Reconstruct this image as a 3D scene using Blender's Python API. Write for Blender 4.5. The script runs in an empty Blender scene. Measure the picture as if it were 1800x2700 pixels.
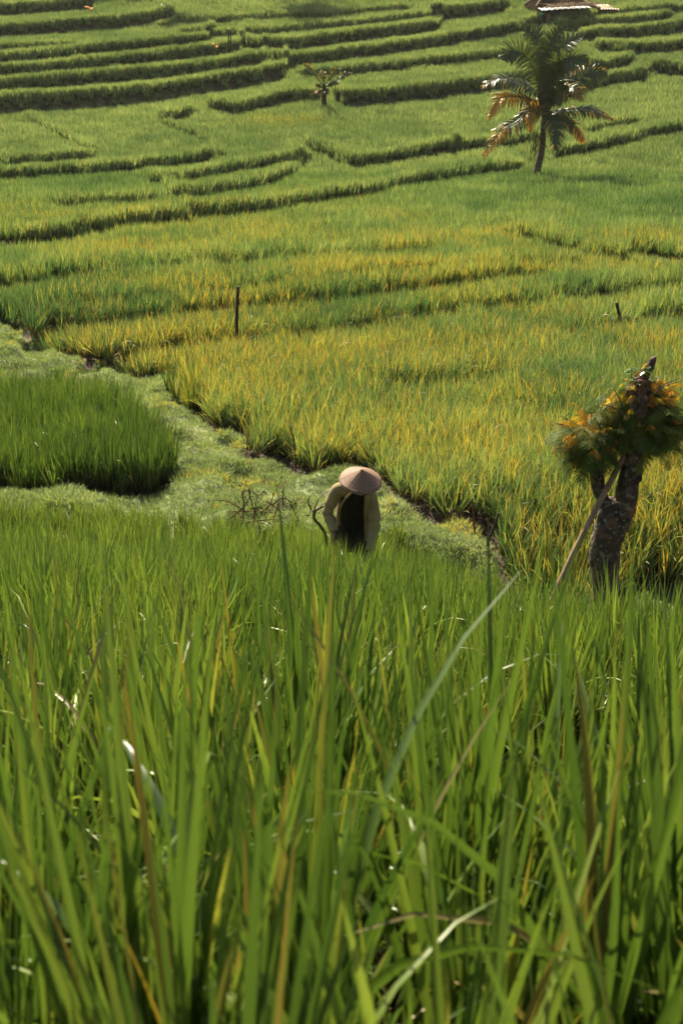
import bpy, bmesh, math, random
import numpy as np
from mathutils import Vector, Matrix
from math import radians, sin, cos, tan, pi

SC = bpy.context.scene
COL = SC.collection
random.seed(7)
RNG = np.random.default_rng(11)

# ------------------------------------------------------------------ camera, world, sun
CZ = 8.0                      # camera height above scene zero
PITCH = radians(18.5)
F = 3750.0                    # focal length in photo pixels (1800 x 2700)
cam = bpy.data.cameras.new("camera")
cam.sensor_fit = 'VERTICAL'
cam.sensor_height = 36.0
cam.lens = 50.0
cam.clip_start = 0.05
cam.clip_end = 1500
cam.dof.use_dof = True
cam.dof.focus_distance = 16.5
cam.dof.aperture_fstop = 9.0
camo = bpy.data.objects.new("camera", cam)
camo.location = (0, 0, CZ)
camo.rotation_euler = (pi / 2 - PITCH, 0, 0)
COL.objects.link(camo)
SC.camera = camo

SUN_EL = radians(47)
SUN_DIR = Vector((-0.48, 1.0, 0)).normalized()      # towards the sun, on the ground plan
w = bpy.data.worlds.new("World")
SC.world = w
w.use_nodes = True
wn = w.node_tree.nodes
sky = wn.new('ShaderNodeTexSky')
sky.sky_type = 'NISHITA'
sky.sun_disc = False
sky.sun_elevation = SUN_EL
sky.sun_rotation = math.atan2(SUN_DIR.x, SUN_DIR.y)
sky.air_density = 1.3
sky.dust_density = 3.0
bg = wn['Background']
bg.inputs['Strength'].default_value = 0.05
w.node_tree.links.new(sky.outputs[0], bg.inputs[0])
sl = bpy.data.lights.new("sun", 'SUN')
sl.energy = 5.0
sl.angle = radians(0.5)
sl.color = (1.0, 0.87, 0.66)
so = bpy.data.objects.new("sun", sl)
sd = Vector((SUN_DIR.x * cos(SUN_EL), SUN_DIR.y * cos(SUN_EL), sin(SUN_EL)))
so.rotation_euler = sd.to_track_quat('Z', 'Y').to_euler()
so.location = (0, 0, 60)
COL.objects.link(so)
SC.view_settings.view_transform = 'Standard'
SC.view_settings.look = 'None'
SC.view_settings.exposure = 1.5
SC.view_settings.gamma = 1
SC.cycles.max_bounces = 4
SC.cycles.diffuse_bounces = 1
SC.cycles.glossy_bounces = 2
SC.cycles.transmission_bounces = 2
SC.cycles.volume_bounces = 0
SC.cycles.use_denoising = True

# ------------------------------------------------------------------ generic helpers
def tag(o, label=None, cat=None, group=None, kind=None):
    if label: o['label'] = label
    if cat: o['category'] = cat
    if group: o['group'] = group
    if kind: o['kind'] = kind
    return o

def empty(name, loc, label, cat, group=None):
    o = bpy.data.objects.new(name, None)
    o.empty_display_size = 0.2
    COL.objects.link(o)
    o.location = loc
    return tag(o, label, cat, group)

class MB:
    """collects vertices and faces of one mesh, in world or local coordinates"""
    def __init__(s):
        s.v = []; s.f = []; s.c = []
    def add(s, vs, fs, c=None):
        n = len(s.v)
        s.v += [tuple(p) for p in vs]
        s.f += [tuple(i + n for i in f) for f in fs]
        s.c += [c if c is not None else (0.5, 0.5, 0.5)] * len(vs)
    def box(s, lo, hi):
        x0, y0, z0 = lo; x1, y1, z1 = hi
        s.add([(x0,y0,z0),(x1,y0,z0),(x1,y1,z0),(x0,y1,z0),(x0,y0,z1),(x1,y0,z1),(x1,y1,z1),(x0,y1,z1)],
              [(0,3,2,1),(4,5,6,7),(0,1,5,4),(1,2,6,5),(2,3,7,6),(3,0,4,7)])
    def tube(s, pts, rad, n=10, rough=0.0, seed=0, cap=True, c=None):
        pts = [Vector(p) for p in pts]
        m = len(pts)
        if not hasattr(rad, '__len__'): rad = [rad] * m
        rr = random.Random(seed)
        t0 = (pts[1] - pts[0]).normalized()
        ref = Vector((0, 1, 0)) if abs(t0.y) < 0.9 else Vector((1, 0, 0))
        a = t0.cross(ref).normalized()
        vs = []
        for i in range(m):
            t = (pts[min(i+1, m-1)] - pts[max(i-1, 0)]).normalized()
            a = (a - t * a.dot(t)).normalized()
            b = t.cross(a)
            for k in range(n):
                an = 2 * pi * k / n
                r = rad[i] * (1 + rough * rr.uniform(-1, 1))
                vs.append(pts[i] + a * (cos(an) * r) + b * (sin(an) * r))
        fs = [(i*n + k, i*n + (k+1) % n, (i+1)*n + (k+1) % n, (i+1)*n + k) for i in range(m-1) for k in range(n)]
        if cap:
            fs.append(tuple(range(n - 1, -1, -1)))
            fs.append(tuple(range((m-1)*n, m*n)))
        s.add(vs, fs, c)
    def ball(s, c, r, seg=12, rng=8):
        c = Vector(c)
        if not hasattr(r, '__len__'): r = (r, r, r)
        vs = [c + Vector((0, 0, r[2]))]
        for i in range(1, rng):
            th = pi * i / rng
            for k in range(seg):
                ph = 2 * pi * k / seg
                vs.append(c + Vector((r[0]*sin(th)*cos(ph), r[1]*sin(th)*sin(ph), r[2]*cos(th))))
        vs.append(c - Vector((0, 0, r[2])))
        L = len(vs) - 1
        fs = [(0, 1 + k, 1 + (k+1) % seg) for k in range(seg)]
        for i in range(rng - 2):
            o = 1 + i * seg
            fs += [(o + k, o + seg + k, o + seg + (k+1) % seg, o + (k+1) % seg) for k in range(seg)]
        o = 1 + (rng - 2) * seg
        fs += [(o + k, L, o + (k+1) % seg) for k in range(seg)]
        s.add(vs, fs)
    def build(s, name, mat, parent=None, smooth=False, attr=False):
        me = bpy.data.meshes.new(name)
        me.from_pydata(s.v, [], s.f)
        me.update()
        if attr:
            a = me.attributes.new('bl', 'FLOAT_VECTOR', 'POINT')
            a.data.foreach_set('vector', np.array(s.c, dtype=np.float32).ravel())
        if smooth:
            me.polygons.foreach_set('use_smooth', [True] * len(me.polygons))
        me.materials.append(mat)
        o = bpy.data.objects.new(name, me)
        COL.objects.link(o)
        if parent is not None:
            o.parent = parent
        return o

def spline(pts, n):
    """Catmull-Rom through points"""
    P = [Vector(p) for p in pts]
    P = [P[0] * 2 - P[1]] + P + [P[-1] * 2 - P[-2]]
    out = []
    segs = len(P) - 3
    for i in range(n):
        u = i / (n - 1) * segs
        k = min(int(u), segs - 1); t = u - k
        a, b, c, d = P[k:k+4]
        out.append(0.5 * ((2*b) + (c - a)*t + (2*a - 5*b + 4*c - d)*t*t + (3*b - a - 3*c + d)*t**3))
    return out

# ------------------------------------------------------------------ materials
def mat_new(name):
    m = bpy.data.materials.new(name)
    m.use_nodes = True
    nt = m.node_tree
    return m, nt, nt.nodes, nt.links, nt.nodes['Principled BSDF']

def ramp(N, stops, interp='LINEAR'):
    r = N.new('ShaderNodeValToRGB')
    r.color_ramp.interpolation = interp
    e = r.color_ramp.elements
    while len(e) > 1: e.remove(e[-1])
    e[0].position = stops[0][0]; e[0].color = (*stops[0][1], 1)
    for p, c in stops[1:]:
        x = e.new(p); x.color = (*c, 1)
    return r

def noisy_mat(name, stops, scale=8, rough=0.8, bump=0.3, detail=6, spec=0.3, bscale=None, stretch=(1,1,1), metal=0.0):
    m, nt, N, L, P = mat_new(name)
    tc = N.new('ShaderNodeTexCoord')
    mp = N.new('ShaderNodeMapping'); mp.inputs['Scale'].default_value = stretch
    L.new(tc.outputs['Object'], mp.inputs[0])
    no = N.new('ShaderNodeTexNoise'); no.inputs['Scale'].default_value = scale; no.inputs['Detail'].default_value = detail
    L.new(mp.outputs[0], no.inputs['Vector'])
    r = ramp(N, stops)
    L.new(no.outputs[0], r.inputs[0]); L.new(r.outputs[0], P.inputs['Base Color'])
    P.inputs['Roughness'].default_value = rough
    P.inputs['Specular IOR Level'].default_value = spec
    P.inputs['Metallic'].default_value = metal
    if bump:
        n2 = N.new('ShaderNodeTexNoise'); n2.inputs['Scale'].default_value = bscale or scale * 2; n2.inputs['Detail'].default_value = 8
        L.new(mp.outputs[0], n2.inputs['Vector'])
        b = N.new('ShaderNodeBump'); b.inputs['Strength'].default_value = bump; b.inputs['Distance'].default_value = 0.02
        L.new(n2.outputs[0], b.inputs['Height']); L.new(b.outputs[0], P.inputs['Normal'])
    return m

def leaf_mat(name, greens, yellows, dead, transl=0.45, rough=0.42, spec=0.5, instanced=True, base_yel=0.0, tboost=1.5, basecol=None, bl=.22):
    """blade colours: attribute bl = (random a, random b, position along blade); instancer attributes yel and hue"""
    m, nt, N, L, P = mat_new(name)
    out = N['Material Output']
    at = N.new('ShaderNodeAttribute'); at.attribute_name = 'bl'
    sp = N.new('ShaderNodeSeparateXYZ'); L.new(at.outputs['Vector'], sp.inputs[0])
    def mth(op, a, b, clamp=False):
        x = N.new('ShaderNodeMath'); x.operation = op; x.use_clamp = clamp
        for i, v in enumerate((a, b)):
            if v is None: continue
            if isinstance(v, (int, float)): x.inputs[i].default_value = v
            else: L.new(v, x.inputs[i])
        return x.outputs[0]
    if instanced:
        y = N.new('ShaderNodeAttribute'); y.attribute_type = 'INSTANCER'; y.attribute_name = 'yel'
        h = N.new('ShaderNodeAttribute'); h.attribute_type = 'INSTANCER'; h.attribute_name = 'hue'
        yo, ho = y.outputs['Fac'], h.outputs['Fac']
    else:
        v = N.new('ShaderNodeValue'); v.outputs[0].default_value = base_yel; yo = v.outputs[0]
        v = N.new('ShaderNodeValue'); v.outputs[0].default_value = 0.5; ho = v.outputs[0]
    # green chosen by (random a + clump hue)/2
    g = mth('MULTIPLY', mth('ADD', sp.outputs[0], ho), 0.5)
    rg = ramp(N, greens); L.new(g, rg.inputs[0])
    ry = ramp(N, yellows); L.new(sp.outputs[0], ry.inputs[0])
    # yellowing: random b below yellow share, stronger to the tip
    tip = mth('MULTIPLY', mth('MULTIPLY', mth('SUBTRACT', sp.outputs[2], 0.5), 0.3), mth('MULTIPLY', yo, 6.0, True))
    fac = mth('MULTIPLY', mth('SUBTRACT', mth('ADD', yo, tip), sp.outputs[1]), 5.0, True)
    mx = N.new('ShaderNodeMix'); mx.data_type = 'RGBA'
    L.new(fac, mx.inputs['Factor']); L.new(rg.outputs[0], mx.inputs[6]); L.new(ry.outputs[0], mx.inputs[7])
    # dead leaves: random b near 1; basecol: rusty mid-field bases, painted gap shade on near rice
    dfac = mth('MULTIPLY', mth('SUBTRACT', sp.outputs[1], 0.975), 90.0, True)
    mx2 = N.new('ShaderNodeMix'); mx2.data_type = 'RGBA'
    L.new(dfac, mx2.inputs['Factor']); L.new(mx.outputs[2], mx2.inputs[6]); mx2.inputs[7].default_value = (*dead, 1)
    colr = mx2.outputs[2]
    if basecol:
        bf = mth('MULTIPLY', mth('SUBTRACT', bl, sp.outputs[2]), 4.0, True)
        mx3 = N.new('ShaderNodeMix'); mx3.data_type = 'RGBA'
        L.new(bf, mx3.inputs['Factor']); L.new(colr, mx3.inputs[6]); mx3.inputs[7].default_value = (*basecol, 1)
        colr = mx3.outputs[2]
    L.new(colr, P.inputs['Base Color'])
    P.inputs['Roughness'].default_value = rough
    P.inputs['Specular IOR Level'].default_value = spec
    tb = N.new('ShaderNodeMix'); tb.data_type = 'RGBA'; tb.blend_type = 'MULTIPLY'; tb.inputs['Factor'].default_value = 1
    L.new(colr, tb.inputs[6]); tb.inputs[7].default_value = (tboost * 0.97, tboost, tboost * 0.55, 1)
    tr = N.new('ShaderNodeBsdfTranslucent'); L.new(tb.outputs[2], tr.inputs[0])
    ms = N.new('ShaderNodeMixShader'); ms.inputs[0].default_value = transl
    L.new(P.outputs[0], ms.inputs[1]); L.new(tr.outputs[0], ms.inputs[2]); L.new(ms.outputs[0], out.inputs[0])
    return m

GREENS = [(0.0, (0.045, 0.105, 0.018)), (0.5, (0.085, 0.165, 0.026)), (1.0, (0.16, 0.25, 0.04))]
YELS = [(0.0, (0.30, 0.31, 0.07)), (0.55, (0.44, 0.38, 0.07)), (0.85, (0.50, 0.34, 0.05)), (1.0, (0.50, 0.22, 0.03))]
M_NEAR = leaf_mat('rice_leaf_near', [(0.0, (0.026, 0.060, 0.013)), (0.45, (0.088, 0.148, 0.025)), (1.0, (0.27, 0.34, 0.060))], YELS, (0.16, 0.13, 0.035), 0.27, 0.38, 0.4, tboost=1.4, basecol=(0.012, 0.013, 0.004), bl=.52)  # near-black basecol paints the shade between clumps into the lower blades
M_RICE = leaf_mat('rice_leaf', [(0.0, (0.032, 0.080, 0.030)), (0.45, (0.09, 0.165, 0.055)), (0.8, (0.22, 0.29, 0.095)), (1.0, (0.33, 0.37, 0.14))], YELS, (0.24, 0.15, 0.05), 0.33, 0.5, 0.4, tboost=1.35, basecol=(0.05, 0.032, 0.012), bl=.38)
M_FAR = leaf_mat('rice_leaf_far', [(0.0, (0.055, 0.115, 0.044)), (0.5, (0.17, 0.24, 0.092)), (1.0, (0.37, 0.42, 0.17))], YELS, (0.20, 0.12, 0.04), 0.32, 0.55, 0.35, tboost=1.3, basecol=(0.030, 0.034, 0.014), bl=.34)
M_GRASS = leaf_mat('bund_grass', [(0.0, (0.08, 0.13, 0.05)), (0.5, (0.19, 0.25, 0.10)), (1.0, (0.34, 0.38, 0.19))], YELS, (0.28, 0.16, 0.06), 0.45, 0.55, 0.5, tboost=1.3)
M_WEED = leaf_mat('low_weeds', [(0, (0.03, 0.045, 0.012)), (.5, (0.07, 0.085, 0.022)), (1, (0.14, 0.15, 0.04))], [(0, (0.30, 0.20, 0.04)), (1, (0.34, 0.14, 0.03))], (.2, .09, .03), .3, .5, .5)  # colours darkened, painting in the shade beneath the front rice
M_WOOD_DARK = noisy_mat('dark_weathered_wood', [(0.3, (0.018, 0.012, 0.008)), (0.7, (0.07, 0.045, 0.028))], 12, 0.9, 0.6)
M_TWIG = noisy_mat('brown_twig', [(0.3, (0.05, 0.022, 0.012)), (0.7, (0.16, 0.07, 0.035))], 10, 0.9, 0.3)
M_BAMBOO = noisy_mat('weathered_bamboo', [(0.3, (0.14, 0.085, 0.05)), (0.7, (0.30, 0.20, 0.125))], 6, 0.7, 0.3, stretch=(3,3,0.6))

# ------------------------------------------------------------------ the lie of the land
PY = np.array([-12, -3, 0, 1, 2, 3, 6, 10.4, 13.4, 15.5, 20, 30, 40, 50, 58, 65, 77, 91, 101, 112, 122, 150, 220, 420.])
PZ = np.array([0.6, -.7, -1.04, -1.36, -1.7, -2.05, -3.0, -4.45, -5.45, -5.80, -5.86, -5.88, -5.90, -5.92, -5.95, -5.90, -4.70, -2.30, -0.12, 2.55, 5.6, 14, 38, 95.])
_yy = np.linspace(-12, 420, 43201)
_zz = np.interp(_yy, PY, PZ)
_k = np.ones(81) / 81.0
_zz[41:-41] = np.convolve(_zz, _k, 'same')[41:-41]
def S(Y): return np.interp(Y, _yy, _zz)
_ym = _yy[_yy > 0.6]
_rm = 1350 + F * np.tan(np.arctan2(-S(_ym), _ym) - PITCH)      # decreasing with Y
_rmm = np.minimum.accumulate(_rm)
def row2Y(r): return np.interp(-np.asarray(r, float), -_rmm, _ym)
def Y2row(Y): return np.interp(Y, _ym, _rmm)
def depth(Y, z): return Y * cos(PITCH) - z * sin(PITCH)
def ppm(row):
    Y = row2Y(row); return F / depth(Y, S(Y))
def map_of(X, Y):
    """plan position -> where the smooth land appears: (px, row)"""
    d = np.maximum(depth(Y, S(Y)), 0.3)
    return 900 + F * X / d, Y2row(Y)

_lat = RNG.random((256, 256))
def noise(x, y, s, o=0.0):
    x = np.asarray(x, float) / s + o; y = np.asarray(y, float) / s + o * 1.7
    xi = np.floor(x).astype(int); yi = np.floor(y).astype(int)
    fx = x - xi; fy = y - yi
    fx = fx*fx*(3-2*fx); fy = fy*fy*(3-2*fy)
    g = lambda a, b: _lat[a % 256, b % 256]
    return (g(xi, yi)*(1-fx) + g(xi+1, yi)*fx)*(1-fy) + (g(xi, yi+1)*(1-fx) + g(xi+1, yi+1)*fx)*fy

# terrace edges: line where the dark rice face meets what lies in front of it, step height, gap, end sharpness
EDGES = [
 ([(-300,36),(25,38),(130,31),(242,22)], .55, .55, (60,12)),
 ([(-300,10),(0,8),(100,3),(200,-3)], .5, .4, (60,40)),
 ([(-300,112),(0,98),(100,92),(190,84),(287,76),(373,66),(450,57)], .55, .5, (60,12)),
 ([(-300,160),(0,139),(165,134)], .3, .35, (60,50)),
 ([(-300,186),(0,173),(150,161),(275,151),(400,138),(500,127),(545,112),(562,94)], .5, .45, (60,8)),
 ([(-300,232),(0,210),(115,199),(230,186),(344,176),(459,163),(574,151),(622,141),(638,122)], .55, .5, (60,8)),
 ([(-300,280),(0,254),(115,245),(230,234),(344,222),(459,210),(574,199),(660,186),(692,173),(700,150)], .62, .5, (60,8)),
 ([(-300,320),(0,299),(86,298),(230,288),(344,280),(459,265),(574,244),(689,226),(743,212),(753,190)], .72, .6, (60,8)),
 ([(640,120),(690,142),(800,131),(900,118),(1015,102),(1150,83),(1160,62)], .55, .45, (14,8)),
 ([(718,160),(750,176),(815,172),(900,159),(1015,142),(1158,124),(1300,98),(1360,86),(1412,68)], .5, .45, (14,30)),
 ([(800,197),(900,192),(1015,181),(1130,167),(1245,157),(1330,150),(1400,140)], .32, .35, (40,40)),
 ([(1140,54),(1245,47),(1328,30)], .6, .5, (12,10)),
 ([(430,60),(550,58),(700,46),(900,41),(1060,26)], .22, .3, (40,40)),
 ([(480,92),(600,96),(800,80),(1000,62),(1140,48)], .28, .3, (20,40)),
 ([(885,268),(905,280),(950,283),(1045,272),(1158,260),(1267,245),(1340,232),(1480,215)], .6, .5, (10,50)),
 ([(1490,202),(1600,191),(1660,170)], .5, .4, (20,10)),
 ([(1530,240),(1617,222),(1700,212),(1710,190)], .5, .45, (20,10)),
 ([(1470,78),(1560,74),(1700,63),(1760,52)], .45, .4, (14,20)),
 ([(1534,104),(1590,109),(1700,98),(1800,88),(2100,60)], .55, .45, (12,60)),
 ([(1575,128),(1646,144),(1732,139),(1800,134),(2100,110)], .5, .45, (12,60)),
 ([(1728,190),(1800,201),(2100,205)], .5, .45, (12,60)),
 ([(1500,60),(1700,40),(1800,30)], .3, .4, (30,60)),
 ([(1200,392),(1300,386),(1405,371)], .35, .35, (20,30)),
 ([(1458,414),(1543,403),(1617,380),(1720,357),(1800,345),(2100,310)], .42, .4, (12,60)),
 ([(1560,345),(1663,323)], .3, .3, (30,20)),
 ([(812,392),(860,412),(905,432),(940,443),(1015,431),(1130,408),(1206,396)], .48, .45, (12,8)),
 ([(500,575),(626,568),(746,554),(900,528),(986,515),(1078,489),(1158,480),(1273,460),(1372,453)], .42, .4, (20,8)),
 ([(440,514),(470,528),(516,532),(631,513),(700,496),(780,464),(792,432)], .5, .45, (8,8)),
 ([(-300,680),(0,643),(115,633),(230,616),(344,598),(500,581)], .42, .6, (60,10)),
 ([(-300,510),(0,480),(172,466),(344,454),(459,441),(560,422)], .45, .4, (60,10)),
 ([(395,484),(436,492),(517,477),(631,456),(720,441),(808,428)], .45, .4, (12,8)),
 ([(0,425),(20,431),(115,426),(245,411)], .3, .35, (12,12)),
 ([(425,310),(455,318),(500,300)], .3, .3, (12,20)),
 ([(555,282),(620,298),(677,284),(745,266),(835,262)], .4, .4, (15,15)),
 ([(180,545),(300,540),(420,528),(440,505)], .3, .35, (60,8)),
 ([(-300,770),(0,744),(287,708),(500,690),(760,670),(1100,655)], .2, .35, (60,90)),
 ([(60,862),(130,846),(287,834),(459,816),(640,800),(900,780),(986,770),(1187,742),(1400,722)], .3, .5, (15,90)),
 ([(-300,830),(0,808),(230,794),(442,768),(640,752),(900,728),(1100,708),(1500,690)], .16, .35, (60,90)),
 ([(200,930),(321,902),(494,878),(689,862),(900,850),(1187,800),(1500,768),(1900,730)], .2, .4, (10,90)),
 ([(1350,620),(1450,640),(1560,668),(1640,680)], .25, .35, (50,30)),
 ([(1500,850),(1700,815),(2100,790)], .18, .3, (60,60)),
 ([(70,294),(150,345),(258,404)], .22, .22, (10,10)),
 ([(440,322),(520,352),(588,408)], .22, .25, (10,10)),
 ([(1000,985),(1150,975),(1300,960)], .12, .2, (60,60)),
]
EE = []
for pts, h, gap, ends in EDGES:
    p = np.array(pts, float)
    if p[:, 1].mean() < 330: h *= 1.95; gap *= .65
    elif p[:, 1].mean() < 640: h *= 1.6; gap *= .8
    else: h *= 1.6; gap = max(gap * 1.2, .4)
    rg = p[:, 1].copy()
    for _ in range(4):
        rg = p[:, 1] + (0.56 - h / 2) * ppm(rg)
    EE.append((p[:, 0], rg, h, gap, ends, p[:, 1].mean()))

def terr(X, Y):
    """offset of the terraces from the smooth land, and bund-gap mask (1 = no rice, low grass)"""
    X = np.asarray(X, float); Y = np.asarray(Y, float)
    px, row = map_of(X, Y)
    off = np.zeros_like(Y); gapm = np.zeros_like(Y); face = np.zeros_like(Y); lip = np.zeros_like(Y); terr.lip = lip
    wob = (noise(X, Y, 1.3) - .5) * 0.35 + (noise(X, Y, .45, 5) - .5) * .18
    for ex, er, h, gap, ends, pr in EE:
        sel = (px > ex[0] - ends[0]) & (px < ex[-1] + ends[1]) & (np.abs(row - np.clip(row, er.min() - 90, er.max() + 90)) < 1)
        if not sel.any(): continue
        p = px[sel]
        t = Y[sel] - row2Y(np.interp(p, ex, er)) + wob[sel]
        a = np.clip((p - (ex[0] - ends[0])) / ends[0], 0, 1) * np.clip((ex[-1] + ends[1] - p) / ends[1], 0, 1)
        a = a * a * (3 - 2 * a)
        wd = 1.9
        off[sel] += a * h / 2 * np.tanh(t / .10) * np.exp(-np.abs(t) / wd)
        g = ((t < 0.0) & (t > -gap) & (a > 0.35)).astype(float)
        gapm[sel] = np.maximum(gapm[sel], g)
        face[sel] = np.maximum(face[sel], a * ((t > -0.3) & (t < .15)))
        lip[sel] = np.maximum(lip[sel], a * ((t > 0.0) & (t < .45)))
    return off, gapm, face

def inside(px, py, poly):
    px = np.asarray(px, float); py = np.asarray(py, float)
    r = np.zeros(px.shape, bool)
    n = len(poly)
    for i in range(n):
        x0, y0 = poly[i]; x1, y1 = poly[(i + 1) % n]
        if y0 == y1: continue
        c = ((y0 > py) != (y1 > py)) & (px < (x1 - x0) * (py - y0) / (y1 - y0) + x0)
        r ^= c
    return r

PATH_U = [(-400,862),(0,866),(42,872),(60,900),(105,932),(165,935),(190,960),(225,990),(262,990),(300,980),(325,1004),(350,1014),
          (400,998),(452,984),(462,1010),(472,1075),(505,1130),(560,1172),(600,1160),(636,1145),(650,1200),(672,1243),(740,1238),
          (775,1275),(800,1292),(835,1270),(900,1255),(960,1262),(1000,1310),(1060,1352),(1150,1398),(1200,1388),(1250,1388),(1300,1424),
          (1345,1468),(1420,1505),(1480,1535),(1600,1535),(1680,1482),(1800,1468),(2200,1440)]
PATH_L = [(2200,1570),(1800,1565),(1620,1568),(1450,1545),(1250,1500),(1130,1470),(1030,1452),(900,1500),(700,1455),(500,1430),
          (250,1408),(0,1398),(-400,1395)]
PATH = PATH_U + PATH_L
BLOCK = [(-400,1075),(0,1075),(140,1085),(250,1100),(350,1140),(412,1190),(442,1235),(450,1280),(430,1312),(320,1335),(150,1338),(0,1332),(-400,1332)]
PATH2 = [(1640,678),(1720,672),(1800,692),(2200,730),(2200,800),(1800,742),(1740,736),(1650,706)]
POOL = [(462,1010),(452,984),(480,1000),(500,1075),(530,1125),(575,1165),(560,1172),(505,1130),(472,1075)]
def path_mask(X, Y):
    px, row = map_of(X, Y)
    jx = (noise(X, Y, .6, 3) - .5) * .7 + (noise(X, Y, .15, 9) - .5) * .22
    k = F / np.maximum(depth(Y, S(Y)), 1)
    m = inside(px + jx * k * .55, row + jx * k * .18, PATH) & ~inside(px + jx * k * .3, row + jx*k*.12, BLOCK)
    m |= inside(px, row, PATH2)
    return m

def ground_z(X, Y):
    X = np.asarray(X, float); Y = np.asarray(Y, float)
    off, gapm, face = terr(X, Y)
    z = S(Y) + off
    px, row = map_of(X, Y)
    zone = (Y > 13.5) & (Y < 34)
    pm = np.zeros_like(z)
    if zone.any():
        acc = np.zeros(zone.sum())
        for dx, dy in ((0,0),(.12,0),(-.12,0),(0,.12),(0,-.12)):
            acc += path_mask(X[zone] + dx, Y[zone] + dy)
        pm[zone] = acc / 5
    z += pm * 0.16 + pm * (noise(X, Y, .35, 4) - .5) * .24 + pm * (noise(X, Y, 1.1, 8) - .5) * .18
    z += (noise(X, Y, 3.0, 2) - .5) * .12 * (Y < 60)
    sm = lambda v, a, b: (lambda q: q * q * (3 - 2 * q))(np.clip((v - a) / (b - a), 0, 1))
    z -= sm(X, -.2, 2.6) * sm(Y, 4.0, 11.0) * (1 - sm(Y, 15.2, 17.6)) * .82     # the slope falls away towards the pollarded tree
    edge = (pm < .5) & zone
    if edge.any():
        z[edge] -= .13 * (path_mask(X[edge] - .12, Y[edge] - .36) | path_mask(X[edge] + .16, Y[edge] - .12))
    return z + CZ

def gz(x, y): return float(ground_z(np.array([x]), np.array([y]))[0])

def at(px, row, Y):
    """the point of the line of sight through a photo pixel that lies Y metres ahead"""
    u = (px - 900) / F; v = (1350 - row) / F
    d = Vector((u, cos(PITCH) + v * sin(PITCH), -sin(PITCH) + v * cos(PITCH)))
    return Vector((0, 0, CZ)) + d * (Y / d.y)

# ground sheet
ys = np.concatenate([np.arange(-10, 13.5, .25), np.arange(13.5, 36, .11), np.arange(36, 60, .16), np.arange(60, 126, .19), np.arange(126, 420, 6.0)])
us = np.concatenate([np.linspace(-3.2, -1.25, 14)[:-1], np.linspace(-1.25, 1.25, 251), np.linspace(1.25, 3.2, 14)[1:]])
Yg, Ug = np.meshgrid(ys, us, indexing='ij')
Xg = Ug * (2.5 + 0.243 * np.maximum(Yg, 0)) 
Zg = ground_z(Xg.ravel(), Yg.ravel())
gv = np.column_stack([Xg.ravel(), Yg.ravel(), Zg])
ny, nx = len(ys), len(us)
idx = np.arange(ny * nx).reshape(ny, nx)
gf = np.stack([idx[:-1, :-1], idx[:-1, 1:], idx[1:, 1:], idx[1:, :-1]], -1).reshape(-1, 4)
me = bpy.data.meshes.new('ground')
me.vertices.add(len(gv)); me.vertices.foreach_set('co', gv.astype(np.float32).ravel())
me.loops.add(gf.size); me.loops.foreach_set('vertex_index', gf.ravel().astype(np.int32))
me.polygons.add(len(gf)); me.polygons.foreach_set('loop_start', np.arange(0, gf.size, 4, dtype=np.int32))
me.update(calc_edges=True)
me.polygons.foreach_set('use_smooth', np.ones(len(gf), bool))
_, gm_, _ = terr(Xg.ravel(), Yg.ravel())
gm_ = np.maximum(gm_, path_mask(Xg.ravel(), Yg.ravel()).astype(float) * ((Yg.ravel() > 13) & (Yg.ravel() < 50)))
gm_ = np.maximum(gm_, (Yg.ravel() > 123).astype(float))
ga = me.attributes.new('turf', 'FLOAT', 'POINT'); ga.data.foreach_set('value', gm_.astype(np.float32))
m, nt, N, L, P = mat_new('paddy_mud')
a = N.new('ShaderNodeAttribute'); a.attribute_name = 'turf'
tc = N.new('ShaderNodeTexCoord')
n1 = N.new('ShaderNodeTexNoise'); n1.inputs['Scale'].default_value = 3.0; n1.inputs['Detail'].default_value = 8; L.new(tc.outputs['Object'], n1.inputs[0])
r1 = ramp(N, [(0.3, (0.022, 0.011, 0.006)), (0.7, (0.075, 0.036, 0.019))]); L.new(n1.outputs[0], r1.inputs[0])
n2 = N.new('ShaderNodeTexNoise'); n2.inputs['Scale'].default_value = 9.0; n2.inputs['Detail'].default_value = 6; L.new(tc.outputs['Object'], n2.inputs[0])
r2 = ramp(N, [(0.3, (0.09, 0.12, 0.04)), (0.7, (0.22, 0.25, 0.10))]); L.new(n2.outputs[0], r2.inputs[0])
mx = N.new('ShaderNodeMix'); mx.data_type = 'RGBA'; L.new(a.outputs['Fac'], mx.inputs['Factor']); L.new(r1.outputs[0], mx.inputs[6]); L.new(r2.outputs[0], mx.inputs[7])
L.new(mx.outputs[2], P.inputs['Base Color'])
rr = N.new('ShaderNodeMapRange'); L.new(a.outputs['Fac'], rr.inputs[0]); rr.inputs[3].default_value = .85; rr.inputs[4].default_value = .95; L.new(rr.outputs[0], P.inputs['Roughness'])
bp = N.new('ShaderNodeBump'); bp.inputs['Strength'].default_value = .6; bp.inputs['Distance'].default_value = .05
n3 = N.new('ShaderNodeTexNoise'); n3.inputs['Scale'].default_value = 14; n3.inputs['Detail'].default_value = 8; L.new(tc.outputs['Object'], n3.inputs[0])
L.new(n3.outputs[0], bp.inputs['Height']); L.new(bp.outputs[0], P.inputs['Normal'])
me.materials.append(m)
go = bpy.data.objects.new('ground', me); COL.objects.link(go)
tag(go, 'muddy stepped ground of the rice terraces under all the plants', kind='structure')

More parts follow.
